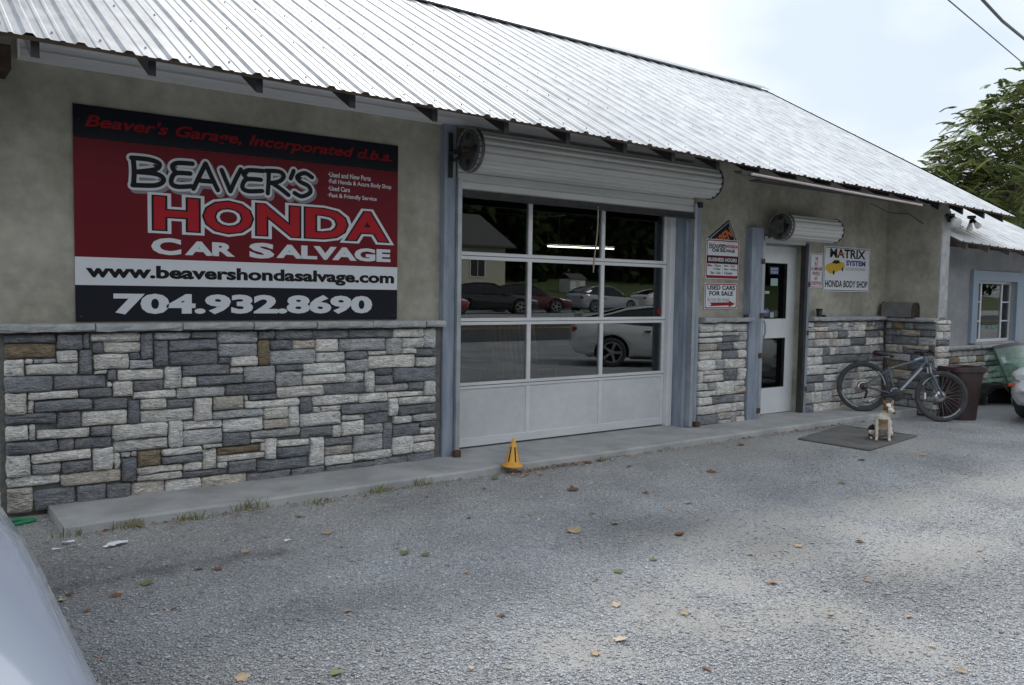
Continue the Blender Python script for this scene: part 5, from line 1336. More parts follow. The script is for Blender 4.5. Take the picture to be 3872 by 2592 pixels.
def car(label, shape, col, M, group=None, spoiler=False, wheels=True, tails=True, mirror_in=0.0):
    S = SHAPES[shape]; Ln, W = S['L'], S['W']; pm = paint(col)
    t = thing('parked_car', label, 'car', M, group)
    def section(x, hw, zb, zt):
        half = [(0, zb), (hw*.55, zb), (hw*.88, zb+.015), (hw*.975, zb+.10), (hw, zb+(zt-zb)*.42), (hw*.985, zb+(zt-zb)*.68), (hw*.945, zt-.07), (hw*.87, zt-.018), (hw*.6, zt+.012), (0, zt+.022)]
        return [(x, y, z) for y, z in half]+[(x, -y, z) for y, z in half[-2:0:-1]]
    st_ = []
    B = S['body']
    for i in range(len(B)-1):
        for k in range(3):
            q = k/3; st_.append([B[i][j]+(B[i+1][j]-B[i][j])*q for j in range(4)])
    st_.append(list(B[-1]))
    b = MB(); b.loft([section(s[0]*Ln, *s[1:]) for s in st_])
    body = b.build('body', pm, t, M, weld=True)
    wr = .315
    bm = bmesh.new()
    for wx in S['wheels']:
        bmesh.ops.create_cone(bm, cap_ends=True, segments=28, radius1=wr+.06, radius2=wr+.06, depth=3,
                              matrix=WM[body.name].inverted() @ M @ Matrix.Translation((wx*Ln, 0, wr)) @ Matrix.Rotation(PI/2, 4, 'X'))
    cm = bpy.data.meshes.new('cut'); bm.to_mesh(cm); bm.free(); co = bpy.data.objects.new('cut', cm); COL.objects.link(co)
    tmp = bpy.data.objects.new('tmp', body.data); COL.objects.link(tmp)
    md = tmp.modifiers.new('b', 'BOOLEAN'); md.operation = 'DIFFERENCE'; md.object = co; md.solver = 'EXACT'
    nm = evaluated_mesh(tmp, 'body'); bpy.data.objects.remove(tmp); bpy.data.objects.remove(co); body.data = nm
    # inner tub so the arches read dark
    boxpart(t, 'underbody', 'car_trim', S['wheels'][0]*Ln-.5, S['wheels'][1]*Ln+.5, -W+.26, W-.26, .2, .62, frame=M)
    T = S['top']
    def tp(x, y, z): return (x*Ln, y, z)
    def hwb(x): return float(np.interp(x, [s[0] for s in B], [s[1] for s in B]))*S.get('cab', .93)
    ringsL = []
    for x, z0, z1 in T:
        hb_ = hwb(x); k = (z1-z0)/(1.42-.93)
        ht = hb_-.20*max(0, min(1.25, k)) if shape != 'van' else hb_-.1*k
        ringsL.append((x, hb_, z0-.03, ht, z1))
    g = MB(); rings = []
    for x, hb_, z0, ht, z1 in ringsL:
        zm = z1-.03*min(1, (z1-z0)*3)
        rings.append([tp(x, hb_, z0), tp(x, hb_*.3+ht*.7, z0+(z1-z0)*.72), tp(x, ht*.96, zm), tp(x, ht*.8, z1), tp(x, 0, z1+.012), tp(x, -ht*.8, z1), tp(x, -ht*.96, zm), tp(x, -(hb_*.3+ht*.7), z0+(z1-z0)*.72), tp(x, -hb_, z0)])
    n = 9; vs = [p for r in rings for p in r]; fs = []; mi = []
    zr = max(r[4] for r in ringsL)
    for i in range(len(rings)-1):
        for k in range(n-1):
            f = (i*n+k, i*n+k+1, (i+1)*n+k+1, (i+1)*n+k); fs.append(f)
            roofy = k in (2, 3, 4, 5) and ringsL[i][4] > zr-.13 and ringsL[i+1][4] > zr-.13
            side_van = shape == 'van' and k in (0, 7) and False
            mi.append(1 if (roofy or side_van) else 0)
    g.v = [tuple(p) for p in vs]; g.f = [list(f) for f in fs]; g.mi = mi; g.sm = [True]*len(fs)
    cab = g.build('cabin', ['car_glass', pm], t, M, fix=True)
    for s in (-1, 1):
        # pillars and roof rails follow the glass edge
        edge = [(x*Ln, s*(ht*.97+.004), z1-.02) for x, hb_, z0, ht, z1 in ringsL]
        part(cab, 'roof_rail', pm, lambda b: b.tube(edge, .024, 6), frame=M)
        for xi in ((.43,) if shape in ('coupe', 'hatch') else (.30, .44)):
            k = [np.interp(xi, [r[0] for r in ringsL], [r[j] for r in ringsL]) for j in range(1, 5)]
            part(cab, 'pillar', 'car_trim', lambda b: b.tube([(xi*Ln, s*(k[0]+.004), k[1]+.02), (xi*Ln-.02, s*(k[0]*.3+k[2]*.7+.006), k[1]+(k[3]-k[1])*.72), (xi*Ln-.03, s*(k[2]*.97), k[3]-.02)], .022, 6), frame=M)
        if mirror_in is not None: part(t, 'mirror', pm, lambda b: b.box(.64*Ln-.05, .64*Ln+.05, s*(W+.03-mirror_in)-.07, s*(W+.03-mirror_in)+.07, .93, 1.05, b=.03), frame=M, fix=True)
        part(t, 'door_handle', 'car_trim', lambda b: b.box(.36*Ln-.06, .36*Ln+.06, s*W*.985-.02, s*W*.985+.02, .76, .79), frame=M)
        part(t, 'headlight', 'lamp_clear', lambda b: b.loft([[(xx*Ln, s*(yy+.05*math.cos(2*PI*k/10)*w_), zz+.055*h_*math.sin(2*PI*k/10)) for k in range(10)] for xx, yy, zz, w_, h_ in ((.90, .70, .66, 1.6, .8), (.955, .66, .61, 2.0, 1.0), (.978, .56, .59, 2.2, .8))]), frame=M, fix=True)
        if tails: part(t, 'tail_light', 'lamp_red', lambda b: b.loft([[(xx*Ln, s*(yy+.05*math.cos(2*PI*k/10)), zz+.07*math.sin(2*PI*k/10)) for k in range(10)] for xx, yy, zz in ((.022, .70, .80), (.010, .64, .79), (.001, .54, .78))]), frame=M, fix=True)
        part(t, 'side_marker', 'lamp_orange', lambda b: b.box(.06*Ln, .06*Ln+.13, s*.775-.04, s*.775+.045, .60, .645, b=.008), frame=M, fix=True)
        part(t, 'side_marker', 'lamp_orange', lambda b: b.box(.945*Ln, .945*Ln+.12, s*.715-.045, s*.715+.045, .47, .51, b=.008), frame=M, fix=True)
        xsm = S['wheels']
        part(t, 'sill', 'car_trim', lambda b: b.box(xsm[0]*Ln+.4, xsm[1]*Ln-.4, s*(W*.93)-.03, s*(W*.93)+.03, .175, .215), frame=M)
    if not tails:
        for s in (-1, 1): part(t, 'tail_light', 'lamp_red', lambda b: b.box(-.012, .05, s*.37-.14, s*.37+.14, .70, .80, b=.01), frame=M, fix=True)
        part(t, 'number_plate', 'reflector', lambda b: b.box(-.006, .05, -.16, .16, .52, .64), frame=M)
    if spoiler:
        sp_ = part(t, 'spoiler', pm, lambda b: b.loft([[(x0, y, z) for x0, z in ((.02, 1.14), (.10, 1.165), (.24, 1.16), (.26, 1.145), (.1, 1.13))] for y in (-.72, 0, .72)], sm=False), frame=M, fix=True)
        for s in (-1, 1): part(sp_, 'spoiler_foot', pm, lambda b: b.box(.1, .22, s*.6-.03, s*.6+.03, .97, 1.14), frame=M)
    part(t, 'grille', 'car_trim', lambda b: b.box(.985*Ln, .997*Ln, -.32, .32, .50, .57, b=.01), frame=M, fix=True)
    if wheels:
        for wx in S['wheels']:
            for s in (-1, 1):
                C_ = M @ Matrix.Translation((wx*Ln, s*(W-.11), wr)) @ Matrix.Rotation(-s*PI/2, 4, 'X')
                w = MB().lathe([(.215, .09), (.25, .105), (.295, .1), (wr, .075), (wr, -.075), (.295, -.1), (.2, -.1)], 30, None).build('wheel', 'tyre', t, C_, fix=True)
                MB().lathe([(.218, .095), (.205, .06), (.2, -.05), (.0, -.05)], 26, None).build('rim', 'car_trim', w, C_)
                for k in range(5):
                    a = 2*PI*k/5; b = MB(); ca_, sa_ = math.cos(a), math.sin(a)
                    def pp(r, o, h): return (r*ca_-o*sa_, r*sa_+o*ca_, h)
                    b.loft([[pp(r, -o, h-.02), pp(r, o, h-.02), pp(r, o, h), pp(r, -o, h)] for r, o, h in ((.03, .03, .085), (.12, .024, .08), (.212, .034, .082))], sm=False)
                    b.build('spoke', 'alloy', w, C_, fix=True)
                MB().lathe([(.0, .095), (.03, .094), (.036, .085), (.036, .05)], 14, None).build('hub_cap', 'alloy', w, C_)
                MB().lathe([(.2, .092), (.218, .098), (.222, .09)], 30, None).build('rim_lip', 'alloy', w, C_)
    return t
def car_at(x, y, deg, dz=0.0): return Matrix.Translation((x, y, gz(x, y)+dz)) @ Matrix.Rotation(math.radians(deg), 4, 'Z')
WHITE, SILVER, BLACK, MAROON, RED = (.66, .67, .67), (.40, .42, .45), (.012, .012, .014), (.10, .012, .02), (.30, .03, .03)
car('white car parked at the far end by the leaning windscreen', 'coupe', WHITE, car_at(15.82, -2.1, 182))
car('silver blue car parked nose to the wall beside the hose', 'near', (.20, .235, .30), car_at(-.79, -.514, -85.2), mirror_in=None)
car('white coupe with rear spoiler parked across the gravel yard', 'coupe', WHITE, car_at(12.35, -7.7, 38), spoiler=True)
G_ = 'cars for sale across the street'
car('red car parked across the street beside the black sedan', 'sedan', RED, car_at(17.0, -27.0, 34), G_)
car('black sedan parked across the street', 'sedan', BLACK, car_at(20.6, -26.6, 24), G_)
car('maroon sedan parked across the street beside the black sedan', 'sedan', MAROON, car_at(24.2, -28.4, 26), G_)
car('silver hatchback parked across the street', 'hatch', SILVER, car_at(29.3, -27.2, 2), G_)
car('white coupe parked across the street beyond the silver hatchback', 'coupe', WHITE, car_at(34.6, -27.8, 4), G_)
car('white van parked across the street behind the red car', 'van', WHITE, car_at(15.0, -31.5, 38), G_)

# ================================================================== ACROSS THE STREET
mat('siding', (.52, .49, .42), (.58, .55, .47), scale=2, rough=.8, stretch=(.2, .2, 14))
mat('shingle', (.07, .068, .066), (.10, .098, .095), scale=10, rough=.95)
hx_ = at_y(1800, 1000, 46.3).x-6.2
hM = Matrix.Translation((hx_, -46, gz(hx_, -46)-.2))
t = thing('house', 'cream house with white framed windows on the lawn across the street', 'house', hM)
MB().box(-6, 6, -4, 4, 0, 3.2).build('wall', 'siding', t, hM)
MB().loft([[(x, -4.6, 3.1), (x, 0, 5.6), (x, 4.6, 3.1), (x, 4.6, 3.22), (x, 0, 5.74), (x, -4.6, 3.22)] for x in (-6.5, 6.5)], sm=False).build('roof', 'shingle', t, hM, fix=True)
for x in (-4.2, -1.2, 3.6):
    w = MB().box(x-.65, x+.65, 4.0, 4.06, 1.0, 2.4).build('window', 'white_paint', t, hM)
    for dx in (-.57, .03): MB().box(x+dx, x+dx+.54, 4.062, 4.075, 1.08, 2.32).build('pane', 'car_glass', w, hM)
MB().box(.9, 1.9, 4.0, 4.06, .1, 2.2).build('door', 'white_paint', t, hM)
sx_ = at_y(2166, 1050, 44.3).x
sM = Matrix.Translation((sx_, -44, gz(sx_, -44)-.1)) @ Matrix.Scale(.55, 4)
t = thing('shed', 'small white shed standing among the trees across the street', 'shed', sM)
MB().box(-1.4, 1.4, -1.2, 1.2, 0, 2.2).build('wall', 'white_paint', t, sM)
MB().loft([[(x, -1.4, 2.15), (x, 0, 2.9), (x, 1.4, 2.15), (x, 1.4, 2.24), (x, 0, 3.0), (x, -1.4, 2.24)] for x in (-1.6, 1.6)], sm=False).build('roof', 'shingle', t, sM, fix=True)
MB().box(-.4, .4, 1.2, 1.24, .05, 1.9).build('door', 'siding', t, sM)
mat('forest_leaf', (.018, .030, .010), (.034, .050, .016), scale=.8, rough=.9, spec=.1)
def forest():
    rs = np.random.RandomState(3); N = 52000
    x = rs.uniform(-70, 130, N); d = rs.beta(1.2, 2.2, N)*22
    y = -52-d+2.5*np.sin(x*.21)+1.5*np.sin(x*.57)
    top = 11+3.5*np.sin(x*.33+1)+2.2*np.sin(x*.83)+.25*d
    hgt = top*(1-rs.rand(N)**1.6*.98)
    gzv = np.array([gz(a, b) for a, b in zip(x, y)])
    c = np.stack([x, y, gzv+hgt], 1); s = rs.uniform(.35, .85, N)
    a = rs.normal(size=(N, 3)); a /= np.linalg.norm(a, axis=1)[:, None]; b = np.cross(a, rs.normal(size=(N, 3))); b /= np.linalg.norm(b, axis=1)[:, None]
    vs = np.stack([c+a*s[:, None], c+b*s[:, None]*.7, c-a*s[:, None], c-b*s[:, None]*.7], 1).reshape(-1, 3)
    me = bpy.data.meshes.new('woodland'); me.from_pydata(vs.tolist(), [], np.arange(N*4).reshape(N, 4).tolist())
    me.materials.append(MATS['forest_leaf'])
    o = place('woodland', me, None, Matrix.Identity(4), 'stuff'); o['label'] = 'dark wooded hillside across the street'; o['category'] = 'woodland'
forest()
hill = MB(); _hx = np.linspace(-120, 180, 40)
hill.add([(x, -74-3*math.sin(x*.1), z) for z in (0, 9) for x in _hx]+[(x, -86, 17+2.5*math.sin(x*.13)+1.5*math.sin(x*.37)) for x in _hx], [(j*40+i, j*40+i+1, (j+1)*40+i+1, (j+1)*40+i) for j in range(2) for i in range(39)], 0, True)
hill.build('hillside', 'forest_leaf', kind='structure')

# ================================================================== TREES ON THE RIGHT
mat('bark', (.13, .105, .09), (.19, .16, .14), scale=6, rough=.9, stretch=(4, 4, .6), bump=.4)
mat('leaf_a', (.11, .155, .05), (.26, .29, .10), scale=.9, rough=.6, spec=.3, lo=.35, hi=.65)
mat('leaf_b', (.055, .095, .03), (.11, .155, .05), scale=1.2, rough=.7, spec=.3)
def add_frond(V, F, p, d, up, ln, rs, n=13):
    d = d.normalized(); side = d.cross(up).normalized(); up = side.cross(d).normalized()
    for k in range(n):
        t = .18+.82*k/(n-1); droop = -ln*.42*t*t
        q = p+d*(ln*t)+Vector((0, 0, droop)); lw = ln*.26*(1-.55*t*t)*rs.uniform(.8, 1.15)
        for s in (-1, 1):
            e = (side*s*.86+d*.5+Vector((0, 0, -.42))).normalized(); w = d*(ln*.042)
            o = len(V); m = q+e*lw*.45
            V += [q, m+w, q+e*lw, m-w]; F.append((o, o+1, o+2, o+3))
def pinnate_tree(label, trunk_px, clusters, depth, seed, fl=.8):
    rs = random.Random(seed)
    base = at_depth(trunk_px[0][0], trunk_px[0][1], depth); base.z = gz(base.x, base.y)-.1
    t = thing('tree', label, 'tree', tuple(base), 'leafy trees behind the annex')
    fork = at_depth(trunk_px[1][0], trunk_px[1][1], depth)
    tr = MB(); tr.tube([base, base.lerp(fork, .5)+Vector((.1, 0, 0)), fork], [.15, .12, .09], 9)
    V = []; F = []
    for u, v, dd, r in clusters:
        c = at_depth(u, v, depth+dd)
        mid = fork.lerp(c, .5)+Vector((rs.uniform(-.3, .3), rs.uniform(-.3, .3), -.25))
        tr.tube([fork.lerp(base, rs.uniform(0, .25)), mid, c], [.045, .03, .012], 6)
        for k in range(int(50*r)):
            a = rs.uniform(0, 2*PI); el = rs.uniform(-.35, .9)
            d = Vector((math.cos(a)*math.cos(el), math.sin(a)*math.cos(el), math.sin(el)))
            p = c+Vector((rs.gauss(0, .42), rs.gauss(0, .42), rs.gauss(0, .30)))*r
            add_frond(V, F, p, d, Vector((0, 0, 1)), fl*rs.uniform(.75, 1.2), rs)
    tr.build('trunk', 'bark', t)
    MB().add(V, F).build('crown', 'leaf_a', t)
    return t
pinnate_tree('tall tree with drooping feathery leaves and pale forked trunk behind the annex', ((3855, 1000), (3850, 690)),
    [(3560, 655, 0, 1), (3600, 590, .5, 1), (3640, 540, -.5, 1), (3690, 470, .6, 1.1), (3745, 430, 0, 1), (3800, 425, .8, 1.1), (3850, 370, 0, 1), (3890, 400, -.6, 1.2), (3920, 330, .4, 1.1), (3700, 590, -.9, 1.1), (3640, 650, .9, 1), (3770, 540, -.3, 1.2), (3830, 480, .8, 1.2), (3880, 520, -.8, 1.2), (3590, 700, .4, 1), (3690, 670, 1.2, 1), (3960, 460, 0, 1.3), (3940, 580, 0, 1.2), (3760, 620, 1.4, .9), (4000, 380, .5, 1.3), (3660, 720, .2, .9), (3640, 770, .5, .9), (3720, 760, -.4, 1), (3800, 770, .8, 1), (3860, 700, .3, 1), (3800, 650, -.8, 1), (3720, 650, .6, 1), (3890, 620, .9, 1.1), (3850, 800, -.5, .9), (3930, 700, 0, 1.1)], 37, 2, .95)
pinnate_tree('second feathery tree with leaning trunk beside the tall forked tree', ((3790, 950), (3755, 800)),
    [(3640, 740, .3, .9), (3700, 735, -.5, .9), (3760, 700, 0, .9), (3600, 745, .6, .8), (3820, 730, .5, .8), (3690, 780, 0, .8)], 40, 5, .85)
def bushy(label, u0, v0, u1, v1, depth, n, seed, leaf=.16, group=None):
    rs = np.random.RandomState(seed)
    A = at_depth(u0, v0, depth); Bp = at_depth(u1, v1, depth); c = (A+Bp)/2; w = (Vector((Bp.x-A.x, Bp.y-A.y, 0))).length/2; h = abs(A.z-Bp.z)/2
    g0 = gz(c.x, c.y); h = (max(A.z, Bp.z)-g0)/2; cz = g0+h
    t = thing('evergreen_tree', label, 'tree', (c.x, c.y, g0), group)
    lobes = rs.uniform(-1, 1, (26, 3)); lobes /= np.maximum(1, np.linalg.norm(lobes, axis=1)[:, None]); lobes[:, 2] *= .95
    k = rs.randint(0, 26, n); p = lobes[k]*.78+rs.normal(size=(n, 3))*.15
    P = np.stack([c.x+p[:, 0]*w, c.y+p[:, 1]*w, cz+p[:, 2]*h*(1)], 1); P = P[P[:, 2] > g0+.3]; n = len(P)
    a = rs.normal(size=(n, 3)); a /= np.linalg.norm(a, axis=1)[:, None]; b = np.cross(a, rs.normal(size=(n, 3))); b /= np.linalg.norm(b, axis=1)[:, None]
    s = rs.uniform(.6, 1.2, n)[:, None]*leaf
    vs = np.stack([P+a*s, P+b*s*.5, P-a*s, P-b*s*.5], 1).reshape(-1, 3)
    MB().add(vs.tolist(), np.arange(n*4).reshape(n, 4).tolist()).build('crown', 'leaf_b', t)
    MB().tube([(c.x, c.y, g0-.1), (c.x+.1, c.y, cz), (c.x, c.y, cz+h*.6)], [.16, .11, .03], 8).build('trunk', 'bark', t)
bushy('dark green bushy tree low behind the annex roof', 3560, 720, 3790, 900, 46, 9000, 7)
bushy('dense dark tree behind the pale forked trunk', 3720, 640, 3960, 900, 50, 11000, 9)
bushy('round green tree farther right behind the annex', 3850, 600, 4150, 900, 54, 11000, 12)

# ================================================================== INSIDE THE GARAGE
for i, (u0, v0, u1, v1, y) in enumerate(((2071, 932, 2321, 942, 4.2), (2378, 1040, 2442, 1031, 6.6), (2470, 1024, 2508, 1019, 6.2))):
    a, c = at_y(u0, v0, y), at_y(u1, v1, y)
    t = thing('tube_lamp', ('long lit fluorescent tube under the garage ceiling', 'short lit fluorescent tube deep in the garage', 'lit fluorescent tube beside the garage door edge inside')[i], 'lamp', tuple((a+c)/2), 'lit tubes inside the garage')
    MB().tube([a, c], .010, 8).build('tube', 'tube_light', t)
    e = Vector((0, 0, .05)); d = (c-a).normalized()*.03
    MB().loft([[p+Vector((0, -.06, .03)), p+Vector((0, .06, .03)), p+Vector((0, .04, .075)), p+Vector((0, -.04, .075))] for p in (a-d, c+d)], sm=False).build('housing', 'white_paint', t, fix=True)
    for p in (a, c): MB().tube([p+e, Vector((p.x, p.y, 3.0))], .004, 5).build('hanger', 'dark_metal', t)
def rocker(label, x, y, deg):
    M = Matrix.Translation((x, y, 0)) @ Matrix.Rotation(math.radians(deg), 4, 'Z')
    t = thing('rocking_chair', label, 'chair', M, 'rocking chairs inside the garage')
    def P(nm, pts, r): MB().tube(pts, r, 7).build(nm, 'wood', t, M)
    for s in (-1, 1):
        P('rocker', [(s*.27, -.5, .07), (s*.27, -.3, .03), (s*.27, 0, .02), (s*.27, .3, .04), (s*.27, .5, .09)], .02)
        P('front_leg', [(s*.27, -.24, .03), (s*.27, -.24, .62)], .022)
        P('back_post', [(s*.25, .22, .03), (s*.25, .2, .42), (s*.24, .42, 1.15)], .024)
        P('arm', [(s*.28, -.3, .63), (s*.29, 0, .635), (s*.26, .27, .63)], .024)
    MB().box(-.27, .27, -.27, .22, .4, .43, b=.008).build('seat', 'wood', t, M, fix=True)
    P('top_rail', [(-.25, .42, 1.14), (0, .45, 1.17), (.25, .42, 1.14)], .03)
    P('lower_rail', [(-.25, .24, .5), (.25, .24, .5)], .02)
    for k in range(8): P('slat', [(-.2+.4*k/7, .24, .5), (-.2+.4*k/7, .425, 1.14)], .013)
rocker('wooden rocking chair with slatted back behind the lower garage panes', 5.75, 1.15, 120)
rocker('wooden rocking chair facing out behind the left garage pane', 4.75, 1.2, 25)
t = thing('cashier_sign', 'dim cashier sign standing inside behind the middle garage pane', 'sign', (6.0, 1.9, .75))
MB().box(5.72, 6.32, 1.9, 1.92, .75, 1.15).build('panel', 'interior_floor', t)
MB().tube([(6.0, 1.93, 0), (6.0, 1.93, 1.1)], .02, 8).build('stand', 'dark_metal', t)
MB().lathe([(0, 0), (.2, 0), (.2, .02), (0, .03)], 18, Matrix.Translation((6.0, 1.94, 0))).build('base', 'dark_metal', t)
letters(t, 'CASHIER', (5.78, 1.02, 6.26, 1.11), [(.02, 'print_grey', .001)], wallfn(1.9))

# ================================================================== LITTER, LEAVES, GRASS, PEBBLES
mat('leaf_tan', (.42, .32, .22), (.32, .23, .15), scale=30, rough=.8)
mat('leaf_brown', (.20, .09, .045), (.13, .065, .035), scale=30, rough=.8)
mat('leaf_orange', (.34, .18, .09), (.28, .14, .08), scale=30, rough=.8)
mat('leaf_green', (.12, .15, .06), (.19, .21, .09), scale=20, rough=.7)
mat('leaf_cream', (.52, .44, .33), (.44, .35, .24), scale=20, rough=.8)
def leaf_mesh(seed, m):
    rg = random.Random(seed); pts = []; n = 22
    for k in range(n):
        a = 2*PI*k/n; r = .5*(.62+.38*abs(math.cos(a*2.5)))*(1+.25*math.cos(a))*rg.uniform(.85, 1.1); pts.append((r*math.cos(a), r*math.sin(a)*.78))
    cx, cy = rg.uniform(.3, .9), rg.uniform(-.5, .5)
    def z(x, y): return .02+cx*y*y*.9+cy*x*y+.12*abs(x)*rg.uniform(.5, 1)
    vs = [(0, 0, .02)]+[(x*.5, y*.5, z(x*.5, y*.5)) for x, y in pts]+[(x, y, z(x, y)) for x, y in pts]
    fs = [(0, 1+k, 1+(k+1) % n) for k in range(n)]+[(1+k, 1+n+k, 1+n+(k+1) % n, 1+(k+1) % n) for k in range(n)]
    o = len(vs); vs += [(-.45, .012, .02), (-.45, -.012, .02), (-.95, -.008, .06), (-.95, .008, .06)]; fs.append((o, o+1, o+2, o+3))
    me = bpy.data.meshes.new('fallen_leaf'); me.from_pydata(vs, [], fs); me.materials.append(MATS[m])
    for p in me.polygons: p.use_smooth = True
    return me
LM = {c: [leaf_mesh(s*7+i, m) for s in range(3)] for i, (c, m) in enumerate((('t', 'leaf_tan'), ('b', 'leaf_brown'), ('o', 'leaf_orange'), ('g', 'leaf_green'), ('c', 'leaf_cream')))}
r1 = [(950, 350, 't', 1), (2045, 285, 't', 1), (2225, 400, 't', 1.4), (1665, 525, 't', .9), (1365, 640, 'o', 1), (1480, 645, 'b', 1), (1000, 745, 'g', 1.5), (480, 808, 'b', .8), (790, 825, 'b', .8), (720, 815, 'o', .6), (830, 800, 't', .5), (405, 860, 'c', .8), (1010, 800, 'o', .5), (1540, 445, 'o', .5), (325, 462, 'o', .5), (1640, 1390, 't', 1.2), (2280, 1360, 'g', 1.0), (1245, 415, 't', .6), (700, 360, 'b', .8), (1530, 262, 't', .8), (2195, 200, 'o', .5), (585, 930, 'b', .6), (685, 1245, 'o', .4), (1180, 917, 'b', .5)]
r2 = [(1540, 555, 't', 1.7), (405, 700, 'g', 1.2), (545, 705, 'g', 1.0), (1820, 815, 'g', 1.1), (1050, 1110, 'b', .9), (2010, 297, 'b', 1), (1650, 435, 'g', .8), (2225, 572, 'b', 1.1), (1815, 1045, 'c', 1), (1830, 1275, 'c', 1.2), (35, 1080, 't', .8), (1535, 275, 'b', 1.6), (1800, 500, 't', .9), (1125, 172, 't', .9), (1185, 185, 't', .9), (1215, 175, 'o', .8), (1305, 178, 'o', .8), (1010, 200, 'g', 1.1), (935, 268, 'b', .6), (2050, 740, 'g', .8), (815, 828, 'o', .5), (1670, 1370, 't', .9), (850, 1460, 'c', .5), (835, 460, 'b', .9), (1245, 440, 't', .6), (550, 320, 'o', .7), (1680, 870, 'o', .5), (2165, 403, 't', .8), (1620, 95, 'b', 1.3), (1700, 80, 'b', 1.2), (1890, 120, 'o', 1.0), (355, 665, 'o', .6), (690, 780, 'b', .5)]
r3 = [(1140, 300, 'g', 1.2), (710, 930, 'o', 1.0), (325, 230, 'b', 1.4), (165, 425, 'c', 1.2), (110, 625, 'b', 1.2), (1240, 668, 'b', 1.1), (555, 750, 't', .8), (1560, 1140, 't', .7), (280, 1470, 'b', .8), (150, 1125, 't', .9), (1065, 1125, 't', .7), (860, 695, 't', .9), (1270, 155, 'b', 1.4), (1290, 915, 'o', .6), (975, 290, 't', .9), (505, 60, 'b', 1.5), (410, 68, 'g', 1.2), (1700, 1330, 'c', .6), (1900, 1490, 't', .7), (2005, 727, 'o', .6), (1640, 122, 't', 1.3)]
names = {'t': 'curled tan dead leaf', 'b': 'dark brown shrivelled leaf', 'o': 'orange brown leaf scrap', 'g': 'green fallen leaf', 'c': 'pale cream leaf scrap'}
def whereabouts(p):
    if math.hypot(p.x-cp.x, p.y-cp.y) < .8: return 'beside the orange cone'
    if p.y > -1.15: return 'along the concrete apron edge'
    if p.x < 1.6: return 'on gravel near the paper scraps'
    if p.x > 6.5: return 'on gravel out from the entrance door'
    if p.y > -2.4: return 'on gravel in front of the garage door' if p.x > 3.9 else 'on gravel in front of the stone wall'
    return 'on the open gravel far out from the building'
rg = random.Random(77)
for (ox, oy, s), lst in (((0, 1800, .5549), r1), ((1300, 1700, .5689), r2), ((2500, 1650, .6007), r3)):
    for x, y, c, k in lst:
        p = on_ground(ox+x*s, oy+y*s)
        if p.y > -.66 and .8 < p.x < 10.9: p.y = -.7; p.z = gz(p.x, p.y)
        M = Matrix.Translation((p.x, p.y, gz(p.x, p.y)+.006)) @ Matrix.Rotation(rg.uniform(0, 6.28), 4, 'Z') @ Matrix.Rotation(rg.uniform(-.3, .3), 4, 'X') @ Matrix.Scale(.062*k*rg.uniform(.9, 1.15), 4)
        sz = 'large ' if k > 1.05 else ('tiny ' if k < .65 else '')
        tag(place('fallen_leaf', rg.choice(LM[c]), None, M), sz+names[c]+' '+whereabouts(p), 'leaf', 'fallen leaves: '+sz+names[c]+' '+whereabouts(p))
mat('paper', (.78, .79, .82), rough=.7)
for x, y, k in ((805, 475, 1.5), (740, 497, .7), (462, 470, .8), (395, 518, .6), (515, 492, .5), (475, 519, .4), (1960, 458, .6)):
    p = on_ground(x*.5549, 1800+y*.5549); b = MB(); n = 9; w = .05*k
    top = [(p.x+w*math.cos(2*PI*i/n)*rg.uniform(.6, 1.3), p.y+w*.45*math.sin(2*PI*i/n)*rg.uniform(.6, 1.3), gz(p.x, p.y)+.012+rg.uniform(0, .012)) for i in range(n)]
    b.add(top+[(p.x, p.y, gz(p.x, p.y)+.02*k)], [(i, (i+1) % n, n) for i in range(n)])
    tag(b.build('paper_scrap', 'paper'), 'torn white paper scrap on the gravel near the apron corner', 'paper', 'white paper scraps on the gravel')
mat('grass', (.10, .15, .03), (.30, .26, .10), scale=30, rough=.8)
for gi, (u, v, n, h) in enumerate([(870*.5549, 1800+345*.5549, 70, .07), (1290*.5549, 1800+305*.5549, 80, .06), (1700*.5549, 1800+232*.5549, 80, .08), (2190*.5549, 1800+190*.5549, 40, .05), (1300+250*.5689, 1700+285*.5689, 80, .06), (1300+490*.5689, 1700+232*.5689, 40, .08), (1300+1160*.5689, 1700+152*.5689, 30, .04), (1300+1720*.5689, 1700+62*.5689, 40, .05), (375*.5549, 1800+270*.5549, 40, .05), (2530, 1700, 30, .04)]):
    p = on_ground(u, v)
    if p.y > -.66 and p.x > .86: p.y = -.69
    b = MB()
    for k in range(n//2):
        x, y = p.x+rg.gauss(0, .055), min(p.y+rg.gauss(0, .025), -.668 if p.x > .9 else 9); a = rg.uniform(0, 6.28); l_ = h*rg.uniform(.4, 1.2); w = .003; z = gz(x, y)
        dx, dy = math.cos(a)*l_*.6, math.sin(a)*l_*.6
        b.add([(x-w, y, z), (x+w, y, z), (x+dx*.4+w*.7, y+dy*.4, z+l_*.7), (x+dx*.4-w*.7, y+dy*.4, z+l_*.7), (x+dx, y+dy, z+l_*.9)], [(0, 1, 2, 3), (3, 2, 4)])
    o = b.build('grass_tuft', 'grass', kind='stuff')
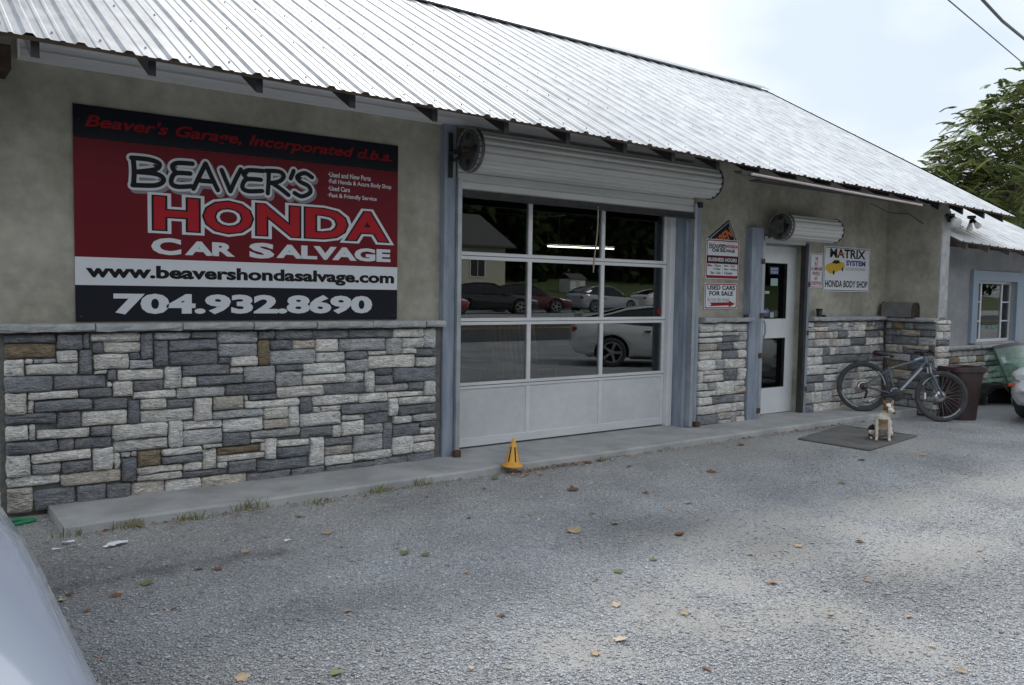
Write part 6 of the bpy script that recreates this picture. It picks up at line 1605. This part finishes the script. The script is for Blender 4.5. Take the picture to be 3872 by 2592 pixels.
# leaf litter gathered along the apron edge
def litter():
    rg = random.Random(15); b = MB()
    for k in range(620):
        x = rg.choice((rg.uniform(4.15, 6.4), rg.uniform(4.2, 4.9), rg.uniform(.9, 4.1), rg.uniform(6.4, 9.6))); y = -.672-abs(rg.gauss(0, .07))+.05*ss(5.5, 9.5, x); z = gz(x, y)+.008
        a = rg.uniform(0, 6.28); l_, w = rg.uniform(.006, .028), rg.uniform(.004, .012); c, s = math.cos(a), math.sin(a)
        h = [rg.uniform(0, .012) for _ in range(4)]; mi = rg.randint(0, 2)
        b.add([(x+l_*c, y+l_*s, z+h[0]), (x-w*s, y+w*c, z+h[1]), (x-l_*c, y-l_*s, z+h[2]), (x+w*s, y-w*c, z+h[3])], [(0, 1, 2, 3)], mi)
    b.build('leaf_litter', ['leaf_tan', 'leaf_brown', 'leaf_orange'], kind='stuff')
litter()
# pebbles
def pebbles():
    rs = np.random.RandomState(5); N = 290000
    # sampled by distance so that nearer ground carries more stones
    az = math.pi/2-YAW-rs.uniform(-math.radians(33), math.radians(33), N)*-1
    d = 1.9+(rs.rand(N)**1.2)*9.5
    x = d*np.cos(az); y = CAM_Y+d*np.sin(az)
    keep = (y < -.67) | (x < .84)
    keep &= y < -.12
    keep &= ~((x > -.2) & (x < .8) & (y > -.1))
    x, y, d = x[keep], y[keep], d[keep]
    # keep the mat clear
    mx, my = [p.x for p in mc], [p.y for p in mc]
    ins = np.ones(len(x), bool)
    for i in range(4):
        j = (i+1) % 4; cr_ = (mx[j]-mx[i])*(y-my[i])-(my[j]-my[i])*(x-mx[i]); ins &= cr_ < 0
    x, y, d = x[~ins], y[~ins], d[~ins]
    sv = np.array([sand(a, b) for a, b in zip(x, y)]); kp = rs.rand(len(x)) > sv*.8; x, y, d = x[kp], y[kp], d[kp]; n = len(x)
    g = np.array([gz(a, b) for a, b in zip(x, y)])
    s = rs.gamma(4, .0009, n)+.0018
    # irregular octahedra
    dirs = np.array([(1, 0, 0), (0, 1, 0), (-1, 0, 0), (0, -1, 0), (0, 0, 1), (0, 0, -1)], float)
    rot = rs.uniform(0, 6.28, n); c, si = np.cos(rot), np.sin(rot)
    V = dirs[None]*rs.uniform(.6, 1.4, (n, 6, 1))*s[:, None, None]; V += rs.normal(size=V.shape)*(s*.22)[:, None, None]; V[:, :, 2] *= .45
    X = V[:, :, 0]*c[:, None]-V[:, :, 1]*si[:, None]; Y = V[:, :, 0]*si[:, None]+V[:, :, 1]*c[:, None]
    P = np.stack([X+x[:, None], Y+y[:, None], V[:, :, 2]+(g+s*.25)[:, None]], 2).reshape(-1, 3)
    f0 = np.array([(0, 1, 4), (1, 2, 4), (2, 3, 4), (3, 0, 4), (1, 0, 5), (2, 1, 5), (3, 2, 5), (0, 3, 5)])
    F = (f0[None]+(np.arange(n)*6)[:, None, None]).reshape(-1, 3)
    me = bpy.data.meshes.new('gravel_stones'); me.vertices.add(len(P)); me.vertices.foreach_set('co', P.astype(np.float32).ravel())
    me.loops.add(F.size); me.loops.foreach_set('vertex_index', F.ravel().astype(np.int32))
    me.polygons.add(len(F)); me.polygons.foreach_set('loop_start', np.arange(0, F.size, 3, dtype=np.int32)); me.update(calc_edges=True)
    ca = me.color_attributes.new('col', 'FLOAT_COLOR', 'POINT')
    v = np.clip(rs.normal(.46, .085, n), .18, .8); col = np.stack([v*.965, v*.99, v*1.03, np.ones(n)], 1)
    wm = rs.rand(n) < .04; col[wm, :3] *= np.array([1.12, 1.0, .86])
    nearb = np.clip((y+2.2)/1.3, 0, 1); tint = np.stack([1+.04*nearb, 1-.0*nearb, 1-.09*nearb], 1); col[:, :3] *= tint
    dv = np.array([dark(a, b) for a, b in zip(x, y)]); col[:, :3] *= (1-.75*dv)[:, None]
    ca.data.foreach_set('color', np.repeat(col, 6, 0).astype(np.float32).ravel())
    me.materials.append(MATS['pebble'])
    place('gravel_stones', me, None, Matrix.Identity(4), 'stuff')
pebbles()
